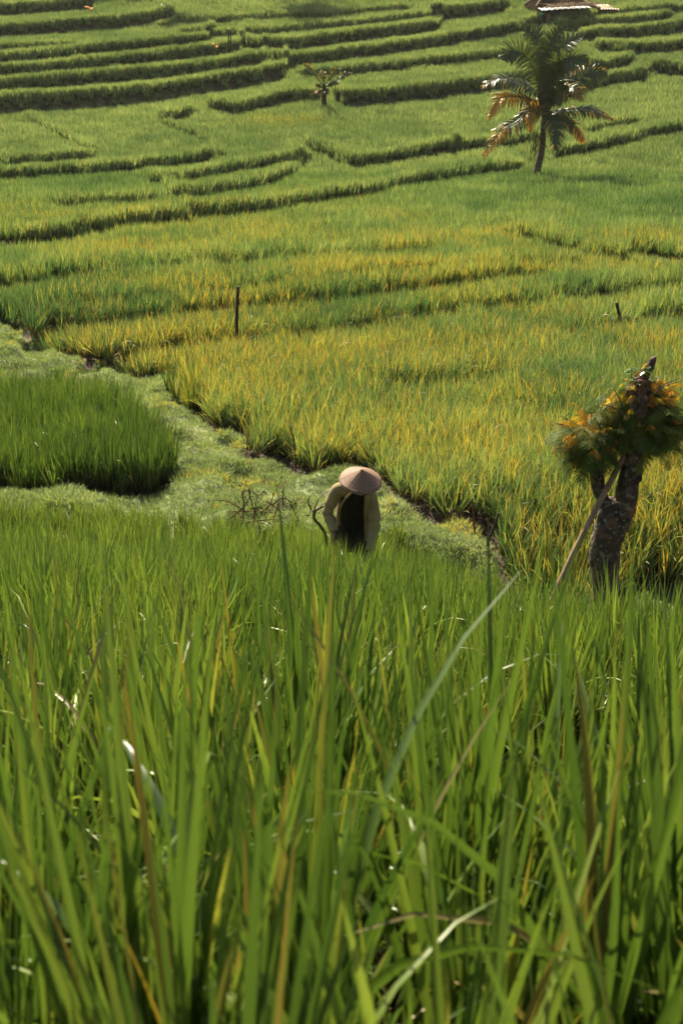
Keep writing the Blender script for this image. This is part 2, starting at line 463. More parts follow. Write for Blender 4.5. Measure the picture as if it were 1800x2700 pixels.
# ------------------------------------------------------------------ blades
def blades(n, R, seed, length, width, tilt, curve, segs, fold=False, base_r=0.05, base_h=(0, 0.02), bend_frac=0.1, bend=2.0, wtaper=2.2, wbase=.75):
    """n leaves of one clump as arrays: verts, faces, attr(rnd a, rnd b, s)"""
    g = np.random.default_rng(seed)
    phi = g.random(n) * 2 * pi
    br = np.sqrt(g.random(n)) * base_r
    bphi = phi + g.normal(0, .8, n)
    base = np.column_stack([br * np.cos(bphi), br * np.sin(bphi), g.uniform(base_h[0], base_h[1], n)])
    Ln = g.uniform(*length, n)
    Wd = g.uniform(*width, n)
    th0 = np.abs(g.normal(0, 1, n)) * tilt * .55 + tilt * .25
    cv = np.abs(g.normal(0, 1, n)) * curve
    bent = g.random(n) < bend_frac
    cv = np.where(bent, cv + bend * g.uniform(.6, 1.3, n), cv)
    roll = g.normal(0, .7, n)
    K = segs + 1
    s = np.linspace(0, 1, K)
    th = th0[:, None] + cv[:, None] * s[None, :] ** 2
    th = np.minimum(th, 2.7)
    ds = Ln[:, None] / segs
    dx = np.sin(th) * ds; dz = np.cos(th) * ds
    rx = np.concatenate([np.zeros((n, 1)), np.cumsum(dx[:, :-1], 1)], 1)
    rz = np.concatenate([np.zeros((n, 1)), np.cumsum(dz[:, :-1], 1)], 1)
    c, q = np.cos(phi)[:, None], np.sin(phi)[:, None]
    sway = g.normal(0, .06, n)[:, None] * Ln[:, None] * s[None, :] ** 1.5
    cx = base[:, 0:1] + rx * c - sway * q
    cy = base[:, 1:2] + rx * q + sway * c
    cz = base[:, 2:3] + rz
    prof = np.minimum(1, wbase + (1 - wbase) * s / .35) * (1 - s ** wtaper) + 0.02
    hw = .5 * Wd[:, None] * prof[None, :]
    # width direction: side vector rolled about the blade's own axis
    side = np.stack([-q + 0 * th, c + 0 * th, 0 * th], -1)
    nrm = np.stack([-np.cos(th) * c, -np.cos(th) * q, np.sin(th)], -1)
    ro = roll[:, None, None]
    wv = side * np.cos(ro) + nrm * np.sin(ro)
    nv = nrm * np.cos(ro) - side * np.sin(ro)
    C = np.stack([cx, cy, cz], -1)
    if fold:
        V = np.stack([C - wv * hw[..., None], C - nv * (hw * .45)[..., None], C + wv * hw[..., None]], 2)
        m = 3
    else:
        V = np.stack([C - wv * hw[..., None], C + wv * hw[..., None]], 2)
        m = 2
    V = V.reshape(-1, 3)
    i = np.arange(n)[:, None, None] * K * m + np.arange(segs)[None, :, None] * m + np.arange(m - 1)[None, None, :]
    Fc = np.stack([i, i + 1, i + m + 1, i + m], -1).reshape(-1, 4)
    ra = g.random(n); rb = g.random(n)
    A = np.stack([np.repeat(ra, K * m), np.repeat(rb, K * m), np.tile(np.repeat(s, m), n)], -1)
    return V, Fc, A

def proto(name, parts, mat):
    vs, fs, at_ = [], [], []
    o = 0
    for V, Fc, A in parts:
        vs.append(V); fs.append(Fc + o); at_.append(A); o += len(V)
    V = np.concatenate(vs); Fc = np.concatenate(fs); A = np.concatenate(at_)
    me = bpy.data.meshes.new(name)
    me.vertices.add(len(V)); me.vertices.foreach_set('co', V.astype(np.float32).ravel())
    me.loops.add(Fc.size); me.loops.foreach_set('vertex_index', Fc.ravel().astype(np.int32))
    me.polygons.add(len(Fc)); me.polygons.foreach_set('loop_start', np.arange(0, Fc.size, 4, dtype=np.int32))
    me.update(calc_edges=True)
    me.polygons.foreach_set('use_smooth', np.ones(len(Fc), bool))
    x = me.attributes.new('bl', 'FLOAT_VECTOR', 'POINT'); x.data.foreach_set('vector', A.astype(np.float32).ravel())
    me.materials.append(mat)
    return bpy.data.objects.new(name, me)

def collection(name, protos):
    c = bpy.data.collections.new(name)
    for p in protos: c.objects.link(p)
    return c

def rice_near(seed):
    return [blades(34, 0, seed, (.45, .84), (.012, .024), .18, .22, 8, True, .04, (.0, .12), .09, 1.8, 2.6),
            blades(26, 0, seed + 50, (.18, .45), (.010, .016), .6, .6, 7, True, .09, (.0, .25), .3, 1.8)]
def rice_mid(seed):
    return [blades(36, 0, seed, (.36, .68), (.012, .020), .24, .28, 5, False, .055, (0, .1), .07, 1.8, 2.4),
            blades(12, 0, seed + 50, (.2, .4), (.007, .011), .7, .6, 4, False, .09, (0, .12), .3, 1.5)]
def rice_messy(seed):
    return [blades(30, 0, seed, (.34, .64), (.013, .021), .38, .42, 4, False, .06, (0, .1), .12, 1.6, 2.2),
            blades(10, 0, seed + 50, (.2, .4), (.007, .011), 1.0, .6, 4, False, .10, (0, .12), .3, 1.5)]
def rice_far(seed):
    return [blades(32, 0, seed, (.34, .66), (.018, .030), .28, .35, 3, False, .06, (0, .08), .06, 1.4, 2.2)]
def rice_vfar(seed):
    return [blades(26, 0, seed, (.36, .60), (.034, .055), .26, .3, 2, False, .15, (0, .06), .03, 1.2, 2.0)]
def turf(seed):
    return [blades(34, 0, seed, (.03, .085), (.004, .009), 1.1, .8, 2, False, .06, (-.01, .02), .3, 1.5),
            blades(4, 0, seed + 50, (.06, .12), (.004, .007), .7, .8, 3, False, .05, (-.01, .01), .3, 1.5)]
def turf_far(seed):
    return [blades(26, 0, seed, (.08, .20), (.014, .026), .9, .9, 2, False, .14, (-.01, .02), .3, 1.2)]

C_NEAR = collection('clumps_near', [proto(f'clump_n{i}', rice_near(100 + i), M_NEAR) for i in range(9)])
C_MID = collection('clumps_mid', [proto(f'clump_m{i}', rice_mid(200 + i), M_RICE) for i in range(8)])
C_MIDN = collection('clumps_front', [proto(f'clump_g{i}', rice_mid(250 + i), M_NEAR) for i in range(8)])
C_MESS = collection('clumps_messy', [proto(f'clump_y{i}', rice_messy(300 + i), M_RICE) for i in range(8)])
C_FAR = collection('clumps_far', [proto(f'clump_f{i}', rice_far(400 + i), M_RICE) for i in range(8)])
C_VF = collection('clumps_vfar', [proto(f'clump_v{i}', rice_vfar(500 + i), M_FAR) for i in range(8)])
C_TURF = collection('tufts', [proto(f'tuft_{i}', turf(600 + i), M_GRASS) for i in range(8)])
C_WEED = collection('weeds', [proto(f'weed_{i}', turf(650 + i), M_WEED) for i in range(6)])
C_TURFF = collection('tufts_far', [proto(f'tuft_f{i}', turf_far(700 + i), M_GRASS) for i in range(8)])

def scatter_group(coll):
    ng = bpy.data.node_groups.new('scatter', 'GeometryNodeTree')
    ng.interface.new_socket('Geometry', in_out='INPUT', socket_type='NodeSocketGeometry')
    ng.interface.new_socket('Geometry', in_out='OUTPUT', socket_type='NodeSocketGeometry')
    N = ng.nodes; L = ng.links
    gi = N.new('NodeGroupInput'); gout = N.new('NodeGroupOutput')
    ci = N.new('GeometryNodeCollectionInfo'); ci.inputs['Collection'].default_value = coll
    ci.inputs['Separate Children'].default_value = True; ci.inputs['Reset Children'].default_value = True
    ip = N.new('GeometryNodeInstanceOnPoints'); ip.inputs['Pick Instance'].default_value = True
    def na(name, t):
        x = N.new('GeometryNodeInputNamedAttribute'); x.data_type = t; x.inputs['Name'].default_value = name
        return x.outputs['Attribute']
    L.new(gi.outputs[0], ip.inputs['Points']); L.new(ci.outputs[0], ip.inputs['Instance'])
    L.new(na('pick', 'INT'), ip.inputs['Instance Index'])
    L.new(na('rot', 'FLOAT_VECTOR'), ip.inputs['Rotation']); L.new(na('scl', 'FLOAT_VECTOR'), ip.inputs['Scale'])
    L.new(ip.outputs[0], gout.inputs[0])
    return ng

def scatter(name, coll, X, Y, Z, scl, yel, hue, label, cat, lean=.06, seed=0):
    g = np.random.default_rng(seed)
    n = len(X)
    me = bpy.data.meshes.new(name)
    me.vertices.add(n)
    me.vertices.foreach_set('co', np.column_stack([X, Y, Z]).astype(np.float32).ravel())
    rot = np.column_stack([g.normal(0, lean, n), g.normal(0, lean, n), g.random(n) * 6.283])
    sxy = scl * g.uniform(.85, 1.15, n)
    sc = np.column_stack([sxy, sxy, scl * g.uniform(.86, 1.14, n)])
    for nm, tp, key, d in (('rot', 'FLOAT_VECTOR', 'vector', rot), ('scl', 'FLOAT_VECTOR', 'vector', sc),
                           ('yel', 'FLOAT', 'value', yel), ('hue', 'FLOAT', 'value', hue)):
        x = me.attributes.new(nm, tp, 'POINT'); x.data.foreach_set(key, np.asarray(d, np.float32).ravel())
    x = me.attributes.new('pick', 'INT', 'POINT'); x.data.foreach_set('value', g.integers(0, len(coll.objects), n).astype(np.int32))
    o = bpy.data.objects.new(name, me)
    COL.objects.link(o)
    md = o.modifiers.new('scatter', 'NODES'); md.node_group = scatter_group(coll)
    tag(o, label, cat, kind='stuff')
    return o

def grid(y0, y1, sp, seed, margin=.35, jit=.5):
    g = np.random.default_rng(seed)
    hw = .243 * y1 + margin + 1
    xs = np.arange(-hw, hw, sp); yy = np.arange(y0, y1, sp)
    X, Y = np.meshgrid(xs, yy)
    X = X.ravel() + g.uniform(-jit, jit, X.size) * sp; Y = Y.ravel() + g.uniform(-jit, jit, Y.size) * sp
    k = (np.abs(X) < .24 * depth(Y, S(Y)) + margin) & (Y >= y0) & (Y < y1)
    return X[k], Y[k]

def hue_field(X, Y):
    return np.clip(.5 + (noise(X, Y, 6, 1) - .5) * .7 + (noise(X, Y, 1.2, 4) - .5) * .7 + (noise(X, Y, .4, 14) - .5) * .4 + RNG.normal(0, .12, len(X)), 0, 1)

def yellow_field(X, Y):
    px, row = map_of(X, Y)
    n = .55 * noise(X, Y, 2.2, 7) + .3 * noise(X, Y, .7, 3) + .25 * noise(X * .35, Y, 3.5, 2)
    base = np.interp(row, [0, 250, 420, 560, 620, 700, 860, 1000, 1150, 1300, 1420, 1500], [.02, .03, .03, .10, .27, .30, .34, .28, .20, .30, .34, .03])
    base = np.where((px > 1150) & (row < 640) & (row > 480), base * .4, base)
    base = np.where((px > 1450) & (row < 1000) & (row > 700), base * .75, base)
    base += .3 * np.exp(-((px - 730) / 90) ** 2 - ((row - 330) / 18) ** 2)
    base += .10 * np.exp(-((px - 1600) / 300) ** 2 - ((row - 1420) / 110) ** 2)
    base = np.where((row > 1030) & (row < 1330) & (px < 460) , .005, base)
    return np.clip(base * (n * 3.4 - .8), 0.0, .9)

STANDS = []      # plan spots kept free of plants: (x, y, r)

# objects whose places other things need
PERSON = (0.0, 0.0)
pY = 14.35
pX = (925 - 900) / F * depth(pY, S(pY)); PERSON = (pX, pY)
STANDS.append((pX, pY + .0, .24)); STANDS.append((pX + .05, pY - .32, .22))
tY = 14.6
tX = at(1597, 1560, tY).x
STANDS.append((tX, tY, .30))

def keep(X, Y):
    k = np.ones(len(X), bool)
    for sx, sy, sr in STANDS:
        k &= (X - sx) ** 2 + (Y - sy) ** 2 > sr * sr
    return k

def rice_zone(name, coll, y0, y1, sp, seed, label, cat, hs, lean=.06, sel=None, margin=.4, edges=True, dens=None):
    X, Y = grid(y0, y1, sp, seed, margin)
    off, gapm, _ = terr(X, Y)
    k = (gapm < .5) & ~(path_mask(X, Y) & (Y > 13.2)) & keep(X, Y)
    if dens is not None: k &= RNG.random(len(X)) < dens(X, Y)
    if sel is not None: k &= sel(X, Y)
    X, Y = X[k], Y[k]
    Z = ground_z(X, Y)
    yl = yellow_field(X, Y)
    hu = hue_field(X, Y)
    if 'dark green rice stand' in label: hu = np.clip(hu - .35, 0, 1)
    if y1 < 7: hu = np.clip(hu * .45 + RNG.random(len(hu)) ** 1.6 * .75, 0, 1)
    h = hs(X, Y) * (1 + (noise(X, Y, .9, 6) - .5) * .3 + (noise(X, Y, .36, 12) - .45) * .6 * (Y < 6.2))
    if y1 < 14 or 'bright green rice just' in label: yl = np.clip(yl, .02, .05) + (.02 if y1 < 7 else 0)
    lim = (-.374 * Y - S(Y)) / .90 * RNG.uniform(.75, 1.0, len(X))
    h = np.where(Y < 6.2, np.minimum(h, lim), h)
    return scatter(name, coll, X, Y, Z, h, yl, hu, label, cat, lean, seed)

def dens_near(X, Y):
    open_ = 1.2 * np.exp(-((X - .7) / .7) ** 2 - ((Y - 4.2) / .6) ** 2)
    open2 = np.exp(-((X - .45) / .4) ** 2 - ((Y - 2.9) / .7) ** 2) * .8
    return np.clip(3.4 * (noise(X, Y, .36, 12) * .65 + noise(X, Y, .9, 22) * .35 - .34), .03, 1) * np.clip(1 - open_ - open2, 0, 1) * np.where(Y < 2.0, .75, 1)

def in_front(X, Y):
    px, row = map_of(X, Y)
    return (Y < 13.5) | (row > np.interp(px, [p[0] for p in PATH_L][::-1], [p[1] for p in PATH_L][::-1]) - 6)
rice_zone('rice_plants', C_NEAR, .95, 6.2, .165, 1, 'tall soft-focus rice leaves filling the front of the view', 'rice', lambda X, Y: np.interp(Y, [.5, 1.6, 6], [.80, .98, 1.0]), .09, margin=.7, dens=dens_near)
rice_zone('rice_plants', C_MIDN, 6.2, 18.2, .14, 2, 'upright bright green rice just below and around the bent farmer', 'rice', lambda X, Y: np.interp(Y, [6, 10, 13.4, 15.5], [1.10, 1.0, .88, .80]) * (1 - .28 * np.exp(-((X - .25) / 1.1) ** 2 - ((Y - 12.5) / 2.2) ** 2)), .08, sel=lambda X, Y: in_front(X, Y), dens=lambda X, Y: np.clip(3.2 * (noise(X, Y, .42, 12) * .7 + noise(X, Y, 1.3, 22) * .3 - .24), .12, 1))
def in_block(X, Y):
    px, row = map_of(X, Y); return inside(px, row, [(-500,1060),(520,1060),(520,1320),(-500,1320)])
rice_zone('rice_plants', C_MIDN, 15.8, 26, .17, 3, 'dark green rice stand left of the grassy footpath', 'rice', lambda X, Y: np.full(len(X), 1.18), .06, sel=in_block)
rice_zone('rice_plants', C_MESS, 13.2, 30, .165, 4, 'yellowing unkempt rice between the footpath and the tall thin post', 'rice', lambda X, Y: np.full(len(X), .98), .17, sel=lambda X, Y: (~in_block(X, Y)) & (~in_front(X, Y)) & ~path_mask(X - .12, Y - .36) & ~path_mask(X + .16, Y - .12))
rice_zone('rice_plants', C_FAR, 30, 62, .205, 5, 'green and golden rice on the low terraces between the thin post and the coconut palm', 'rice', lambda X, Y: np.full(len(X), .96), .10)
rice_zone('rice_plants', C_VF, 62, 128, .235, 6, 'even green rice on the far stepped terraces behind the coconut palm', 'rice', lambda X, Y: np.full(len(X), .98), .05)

# added rice rows thicken the terrace lips; raised hue paints their sunlit tops
X, Y = grid(42, 128, .15, 31, .4); terr(X, Y); k = terr.lip > .5; X, Y = X[k], Y[k]
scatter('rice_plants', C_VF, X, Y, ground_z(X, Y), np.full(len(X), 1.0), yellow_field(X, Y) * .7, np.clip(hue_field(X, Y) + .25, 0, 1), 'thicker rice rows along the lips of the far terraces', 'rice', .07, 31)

# low grass on bunds and footpaths
def turf_zone(name, coll, y0, y1, sp, seed, label, scale, extra=None):
    X, Y = grid(y0, y1, sp, seed)
    off, gapm, face = terr(X, Y)
    k = ((gapm > .5) | (face > .5) | (path_mask(X, Y) & (Y > 13.2))) 
    if extra is not None: k |= extra(X, Y)
    X, Y = X[k], Y[k]
    k = keep(X, Y) | (Y > 13); X, Y = X[k], Y[k]
    k = RNG.random(len(X)) < (.55 + .6 * noise(X, Y, .4, 2)) * (1 if y0 < 30 else np.where(Y < 62, 1.0, .4)); X, Y = X[k], Y[k]
    Z = ground_z(X, Y)
    sc = scale * (.6 + 1.0 * noise(X, Y, .5, 9) ** 1.5)
    return scatter(name, coll, X, Y, Z, sc, .06 + .12 * noise(X, Y, .6, 3) + .5 * (noise(X, Y, .3, 13) > .86), np.clip(.15 + 1.3 * (noise(X, Y, .8, 11) - .3) * (.5 + noise(X, Y, .25, 21)) + RNG.normal(0, .15, len(X)), 0, 1), label, 'grass', .2, seed)
turf_zone('grass', C_TURF, 13.2, 34, .062, 21, 'short pale green grass covering the winding footpath left of and behind the farmer', 1.0)
turf_zone('grass', C_TURFF, 34, 128, .14, 22, 'thin grassy strips along the bunds between the far terraces', .8)
X, Y = grid(.9, 6.5, .06, 23)
scatter('grass', C_WEED, X, Y, ground_z(X, Y), 1.0 + .6 * noise(X, Y, .3, 5), .75 * noise(X, Y, .25, 3), RNG.random(len(X)), 'yellow and rusty low weeds and litter on the ground between the front rice plants', 'grass', .3, 23)
#PART2

# ------------------------------------------------------------------ loft helper for clothes and bodies
def loft(mb, rings, n=24, arc=(0, 2 * pi), wr=0.0, seed=0, close_ends=False, c=None):
    """rings: (centre, half-width x, half-depth y, tilt about x, tilt about z)"""
    rr = np.random.default_rng(seed)
    full = abs(arc[1] - arc[0] - 2 * pi) < 1e-6
    m = n if full else n + 1
    ph = [rr.random() * 6.28 for _ in range(6)]
    vs = []
    for j, (cc, a, b, tx, tz) in enumerate(rings):
        R = Matrix.Rotation(tz, 3, 'Z') @ Matrix.Rotation(tx, 3, 'X')
        for k in range(m):
            t = arc[0] + (arc[1] - arc[0]) * k / n
            w_ = 1 + wr * (sin(3 * t + ph[0] + j * .9) + .7 * sin(5 * t + ph[1] - j * 1.3) + .5 * sin(9 * t + ph[2] + j * 2.1))
            vs.append(Vector(cc) + R @ Vector((a * cos(t) * w_, b * sin(t) * w_, 0)))
    fs = []
    for j in range(len(rings) - 1):
        for k in range(n):
            k2 = (k + 1) % m if full else k + 1
            fs.append((j*m + k, j*m + k2, (j+1)*m + k2, (j+1)*m + k))
    if close_ends and full:
        fs.append(tuple(range(m - 1, -1, -1))); fs.append(tuple(range((len(rings)-1)*m, len(rings)*m)))
    mb.add(vs, fs, c)

def modi(o, kind, **kw):
    m_ = o.modifiers.new(kind.lower(), kind)
    for k, v in kw.items(): setattr(m_, k, v)
    return m_

# ------------------------------------------------------------------ the farmer
def build_person():
    gx, gy = PERSON
    g0 = gz(gx, gy) - .11
    root = empty('person', (gx, gy, g0), 'farmer in conical straw hat and open tan jacket bending over waist deep in rice', 'person')
    M_SKIN = noisy_mat('skin', [(0.3, (0.16, 0.075, 0.04)), (0.7, (0.22, 0.11, 0.06))], 20, 0.55, 0.15)
    M_JK = noisy_mat('tan_cotton', [(0.25, (0.21, 0.165, 0.078)), (0.75, (0.34, 0.265, 0.125))], 7, 0.9, 0.35, bscale=260)
    M_BK = noisy_mat('black_cotton', [(0.3, (0.006, 0.005, 0.0045)), (0.7, (0.013, 0.011, 0.009))], 9, 0.92, 0.3, bscale=200, spec=.15)
    M_TR = noisy_mat('dark_trousers', [(0.3, (0.014, 0.012, 0.010)), (0.7, (0.035, 0.028, 0.022))], 9, 0.9, 0.3, bscale=200, spec=.15)
    m_, nt, N, L, P = mat_new('woven_straw')
    tc = N.new('ShaderNodeTexCoord')
    at1 = N.new('ShaderNodeAttribute'); at1.attribute_name = 'bl'
    sx = N.new('ShaderNodeSeparateXYZ'); L.new(at1.outputs['Vector'], sx.inputs[0])
    cb = N.new('ShaderNodeCombineXYZ')
    q = N.new('ShaderNodeMath'); q.operation = 'MULTIPLY'; q.inputs[1].default_value = 150; L.new(sx.outputs[0], q.inputs[0])
    q2 = N.new('ShaderNodeMath'); q2.operation = 'MULTIPLY'; q2.inputs[1].default_value = 11; L.new(sx.outputs[1], q2.inputs[0])
    L.new(q.outputs[0], cb.inputs[0]); L.new(q2.outputs[0], cb.inputs[1])
    no = N.new('ShaderNodeTexNoise'); no.inputs['Scale'].default_value = 1.0; no.inputs['Detail'].default_value = 5; L.new(cb.outputs[0], no.inputs[0])
    r = ramp(N, [(0.30, (0.07, 0.034, 0.018)), (0.5, (0.19, 0.105, 0.058)), (0.72, (0.30, 0.18, 0.11))]); L.new(no.outputs[0], r.inputs[0])
    L.new(r.outputs[0], P.inputs['Base Color']); P.inputs['Roughness'].default_value = .7
    bp = N.new('ShaderNodeBump'); bp.inputs['Strength'].default_value = .5; bp.inputs['Distance'].default_value = .004
    L.new(no.outputs[0], bp.inputs['Height']); L.new(bp.outputs[0], P.inputs['Normal'])
    M_HAT = m_

    J = dict(neck=(.075, -.27, 1.27), sl=(-.135, -.20, 1.235), sr=(.20, -.23, 1.15), el=(-.245, -.16, .97), er=(.245, -.27, .86),
             wl=(-.185, -.25, .80), wr=(.20, -.37, .63), pel=(.02, .12, .78), chest=(.055, -.13, 1.10), waist=(.035, .02, .93),
             hl=(-.09, .12, .76), hr=(.12, .12, .75), kl=(-.14, -.02, .42), kr=(.13, -.06, .41), al=(-.14, .08, .06), ar=(.15, .03, .06))
    J = {k: Vector(v) for k, v in J.items()}
    b = MB()
    def limb(ps, rs, n=14): b.tube(spline(ps, 14), list(np.interp(np.linspace(0, 1, 14), np.linspace(0, 1, len(rs)), rs)), n)
    loft(b, [((.02, .14, .70), .10, .08, 0, 0), (J['pel'], .155, .115, .3, 0), (J['waist'], .125, .095, .55, 0), (J['chest'], .155, .105, .75, 0),
             ((.065, -.21, 1.20), .16, .085, .8, -.1), (J['neck'], .07, .06, .8, 0)], close_ends=True)
    limb([J['neck'] + Vector((0, .03, -.05)), J['neck'], J['neck'] + Vector((.015, -.06, .07))], [.065, .056, .054])
    # head: skull, jaw, nose, brow, ears, lips
    H = J['neck'] + Vector((.02, -.085, .085))
    b.ball(H, (.074, .092, .10), 20, 14)
    b.ball(H + Vector((0, -.045, -.062)), (.052, .05, .05), 16, 10)
    b.tube([H + Vector((0, -.09, .008)), H + Vector((0, -.106, -.018)), H + Vector((0, -.112, -.036))], [.008, .012, .016], 8)
    b.ball(H + Vector((0, -.082, -.066)), (.024, .014, .009), 10, 6)
    b.ball(H + Vector((0, -.08, -.10)), (.022, .02, .016), 10, 6)
    for sgn in (-1, 1):
        b.ball(H + Vector((sgn * .076, .005, -.015)), (.010, .022, .032), 10, 8)
        b.ball(H + Vector((sgn * .030, -.084, .022)), (.024, .012, .008), 10, 6)
        b.ball(H + Vector((sgn * .04, -.07, -.028)), (.022, .02, .018), 10, 6)
    for s_, e_, w_, sg in (('sl', 'el', 'wl', -1), ('sr', 'er', 'wr', 1)):
        b.ball(J[s_], (.062, .06, .06), 12, 8)
        limb([J['neck'] + Vector((sg * .05, .05, -.05)), J[s_]], [.05, .056])
        limb([J[s_], (J[s_] + J[e_]) / 2, J[e_]], [.054, .05, .041])
        limb([J[e_], (J[e_] + J[w_]) / 2 , J[w_]], [.042, .04, .027])
    for h_, k_, a_ in (('hl', 'kl', 'al'), ('hr', 'kr', 'ar')):
        limb([J[h_] + Vector((0, 0, .03)), (J[h_] + J[k_]) / 2, J[k_]], [.09, .078, .055])
        limb([J[k_], (J[k_] * .6 + J[a_] * .4) + Vector((0, .02, 0)), J[a_]], [.055, .056, .035])
        b.ball(J[a_] + Vector((0, -.07, -.03)), (.042, .12, .032), 14, 8)
    # hands: palm, thumb and four curled fingers
    for w_, sg, dr in (('wl', -1, Vector((.10, -.30, -1))), ('wr', 1, Vector((-.1, -.35, -1)))):
        d = dr.normalized(); side = Vector((0, 1, 0)) - d * d.y; side.normalize(); up = d.cross(side)
        W = J[w_]
        for q_ in np.linspace(-.026, .026, 4):
            b.tube([W + d * .0 + side * q_ * .5, W + d * .045 + side * q_, W + d * .088 + side * q_], [.017, .018, .013], 8)
        for i_, q_ in enumerate((-.033, -.011, .011, .032)):
            ln = (.062, .074, .070, .055)[i_]
            p0 = W + d * .085 + side * q_
            b.tube([p0, p0 + d * ln * .45 - up * sg * .004, p0 + d * ln * .75 - up * sg * .022, p0 + d * ln * .85 - up * sg * .042], [.0105, .010, .009, .0075], 8)
        p0 = W + d * .025 - side * .022
        b.tube([p0, p0 - side * .032 + d * .025, p0 - side * .040 + d * .06], [.014, .012, .009], 8)
    body = b.build('body', M_SKIN, root)
    modi(body, 'REMESH', mode='VOXEL', voxel_size=.0055, use_smooth_shade=True)
    modi(body, 'SMOOTH', factor=.5, iterations=4)
    # eyes
    # hair under the hat
    hb = MB(); hb.ball(H + Vector((0, .012, .022)), (.081, .092, .09), 18, 10); 
    hb.build('hair', noisy_mat('black_hair', [(0, (.01, .008, .007)), (1, (.02, .016, .012))], 30, .5, .3, stretch=(1, 1, .2)), root, True)
    # black top reaching over the hips
    t = MB()
    loft(t, [((.02, .10, .50), .185, .15, .15, 0), ((.025, .12, .62), .185, .15, .2, 0), ((.03, .11, .76), .182, .14, .3, 0), ((.04, .04, .92), .165, .125, .5, 0), ((.055, -.08, 1.06), .18, .135, .7, -.05),
             ((.06, -.16, 1.16), .182, .125, .8, -.1), ((.07, -.23, 1.225), .14, .09, .85, -.1), ((.078, -.275, 1.26), .072, .068, .85, 0)], 32, wr=.018, seed=3)
    tp = t.build('shirt', M_BK, root, True)
    modi(tp, 'SUBSURF', levels=2, render_levels=2)
    # trousers
    t = MB()
    for h_, k_, a_, sd_ in (('hl', 'kl', 'al', 1), ('hr', 'kr', 'ar', 2)):
        ps = spline([J[h_] + Vector((0, 0, .06)), (J[h_] + J[k_]) / 2, J[k_], J[k_] * .5 + J[a_] * .5, J[a_] + Vector((0, 0, .12))], 12)
        t.tube(ps, list(np.linspace(.115, .075, 12)), 18, .03, sd_)
    t.build('trousers', M_TR, root, True)
    # open jacket: back and side panel plus two sleeves
    t = MB()
    rs = [((.03, .13, .70), .205, .165, .25, 0), ((.035, .11, .80), .205, .16, .35, 0), ((.045, .03, .95), .195, .145, .5, 0), ((.055, -.07, 1.08), .202, .15, .7, -.1), ((.062, -.14, 1.17), .20, .14, .8, -.15),
          ((.07, -.205, 1.235), .16, .105, .85, -.15), ((.078, -.25, 1.28), .088, .085, .85, 0)]
    loft(t, rs, 40, arc=(-pi * .22, pi * 1.18), wr=.02, seed=5)
    jk = t.build('jacket', M_JK, root, True)
    modi(jk, 'SOLIDIFY', thickness=.006, offset=1)
    modi(jk, 'SUBSURF', levels=2, render_levels=2)
    for s_, e_, w_, sd_ in (('sl', 'el', 'wl', 4), ('sr', 'er', 'wr', 9)):
        t = MB()
        sg = -1 if s_ == 'sl' else 1
        base = Vector((sg * .11 + .065, -.19, 1.215 if sg < 0 else 1.19))
        ps = spline([base, J[s_], (J[s_] + J[e_]) / 2 + Vector((sg * .012, 0, 0)), J[e_], (J[e_] + J[w_]) / 2, J[w_] + (J[w_] - J[e_]).normalized() * .01], 34)
        rad = np.interp(np.linspace(0, 1, 34), [0, .18, .4, .6, .8, 1], [.074, .074, .064, .058, .054, .052])
        rr = np.random.default_rng(sd_)
        fold = np.array([.085 * sin(i * 1.15 + sd_) * (.4 + (abs(i - 20) < 7)) + rr.normal(0, .02) for i in range(34)])
        t.tube(ps, list(rad * (1 + fold)), 22, .02, sd_, cap=False)
        # front lapel strips run down from the collar
        sv = t.build('sleeve', M_JK, jk, True)
        modi(sv, 'SOLIDIFY', thickness=.004, offset=-1)
        modi(sv, 'SUBSURF', levels=1, render_levels=2)
    for pts, wd in (([(.0, -.355, 1.255), (-.08, -.30, 1.15), (-.128, -.205, 1.03), (-.140, -.10, .90), (-.14, -.05, .78)], .022),
                    ([(.155, -.345, 1.225), (.150, -.32, 1.10), (.150, -.235, .98), (.156, -.13, .85), (.16, -.08, .70), (.16, -.06, .62)], .034)):
        t = MB(); ps = spline(pts, 18)
        vs = []
        for i, p in enumerate(ps):
            k = .006 * sin(i * 1.7)
            sg = -1 if wd < .03 else 1
            vs += [p + Vector((-wd * .6, k - .012, 0)), p + Vector((wd * .2, -.03 + k, .004)), p + Vector((wd, k + .0, 0))]
        t.add(vs, [(i*3+j, i*3+j+1, i*3+j+4, i*3+j+3) for i in range(17) for j in range(2)])
        lp = t.build('lapel', M_JK, jk, True); modi(lp, 'SOLIDIFY', thickness=.008, offset=0); modi(lp, 'SUBSURF', levels=1, render_levels=1)
    # conical hat, tipped forward
    t = MB(); n, K = 96, 16
    HC = Vector((.092, -.36, 1.372)); R0 = .216; HH = .150
    R = Matrix.Rotation(radians(22), 3, 'X') @ Matrix.Rotation(radians(5), 3, 'Y')
    vs, cs = [], []
    for j in range(K + 1):
        u = j / K
        rad = R0 * u
        z = HH * (1 - math.sqrt(u*u + .006) + .04) + .004 * sin(u * pi) + .012 * (u ** 6) 
        for k in range(n):
            a_ = 2 * pi * k / n
            rib = .0022 * (1 if k % 12 == 0 else 0)
            wob_ = .003 * sin(3 * a_ + 1) * u + .002 * sin(7 * a_) * u
            vs.append(HC + R @ Vector((rad * cos(a_), rad * sin(a_), z + rib + wob_)))
            cs.append((k / n, u, 0))
    t.v = [tuple(v) for v in vs]; t.c = cs
    t.f = [(j*n + k, (j+1)*n + k, (j+1)*n + (k+1) % n, j*n + (k+1) % n) for j in range(K) for k in range(n)]
    hat = t.build('conical_hat', M_HAT, root, True, attr=True); modi(hat, 'SOLIDIFY', thickness=.005, offset=1)
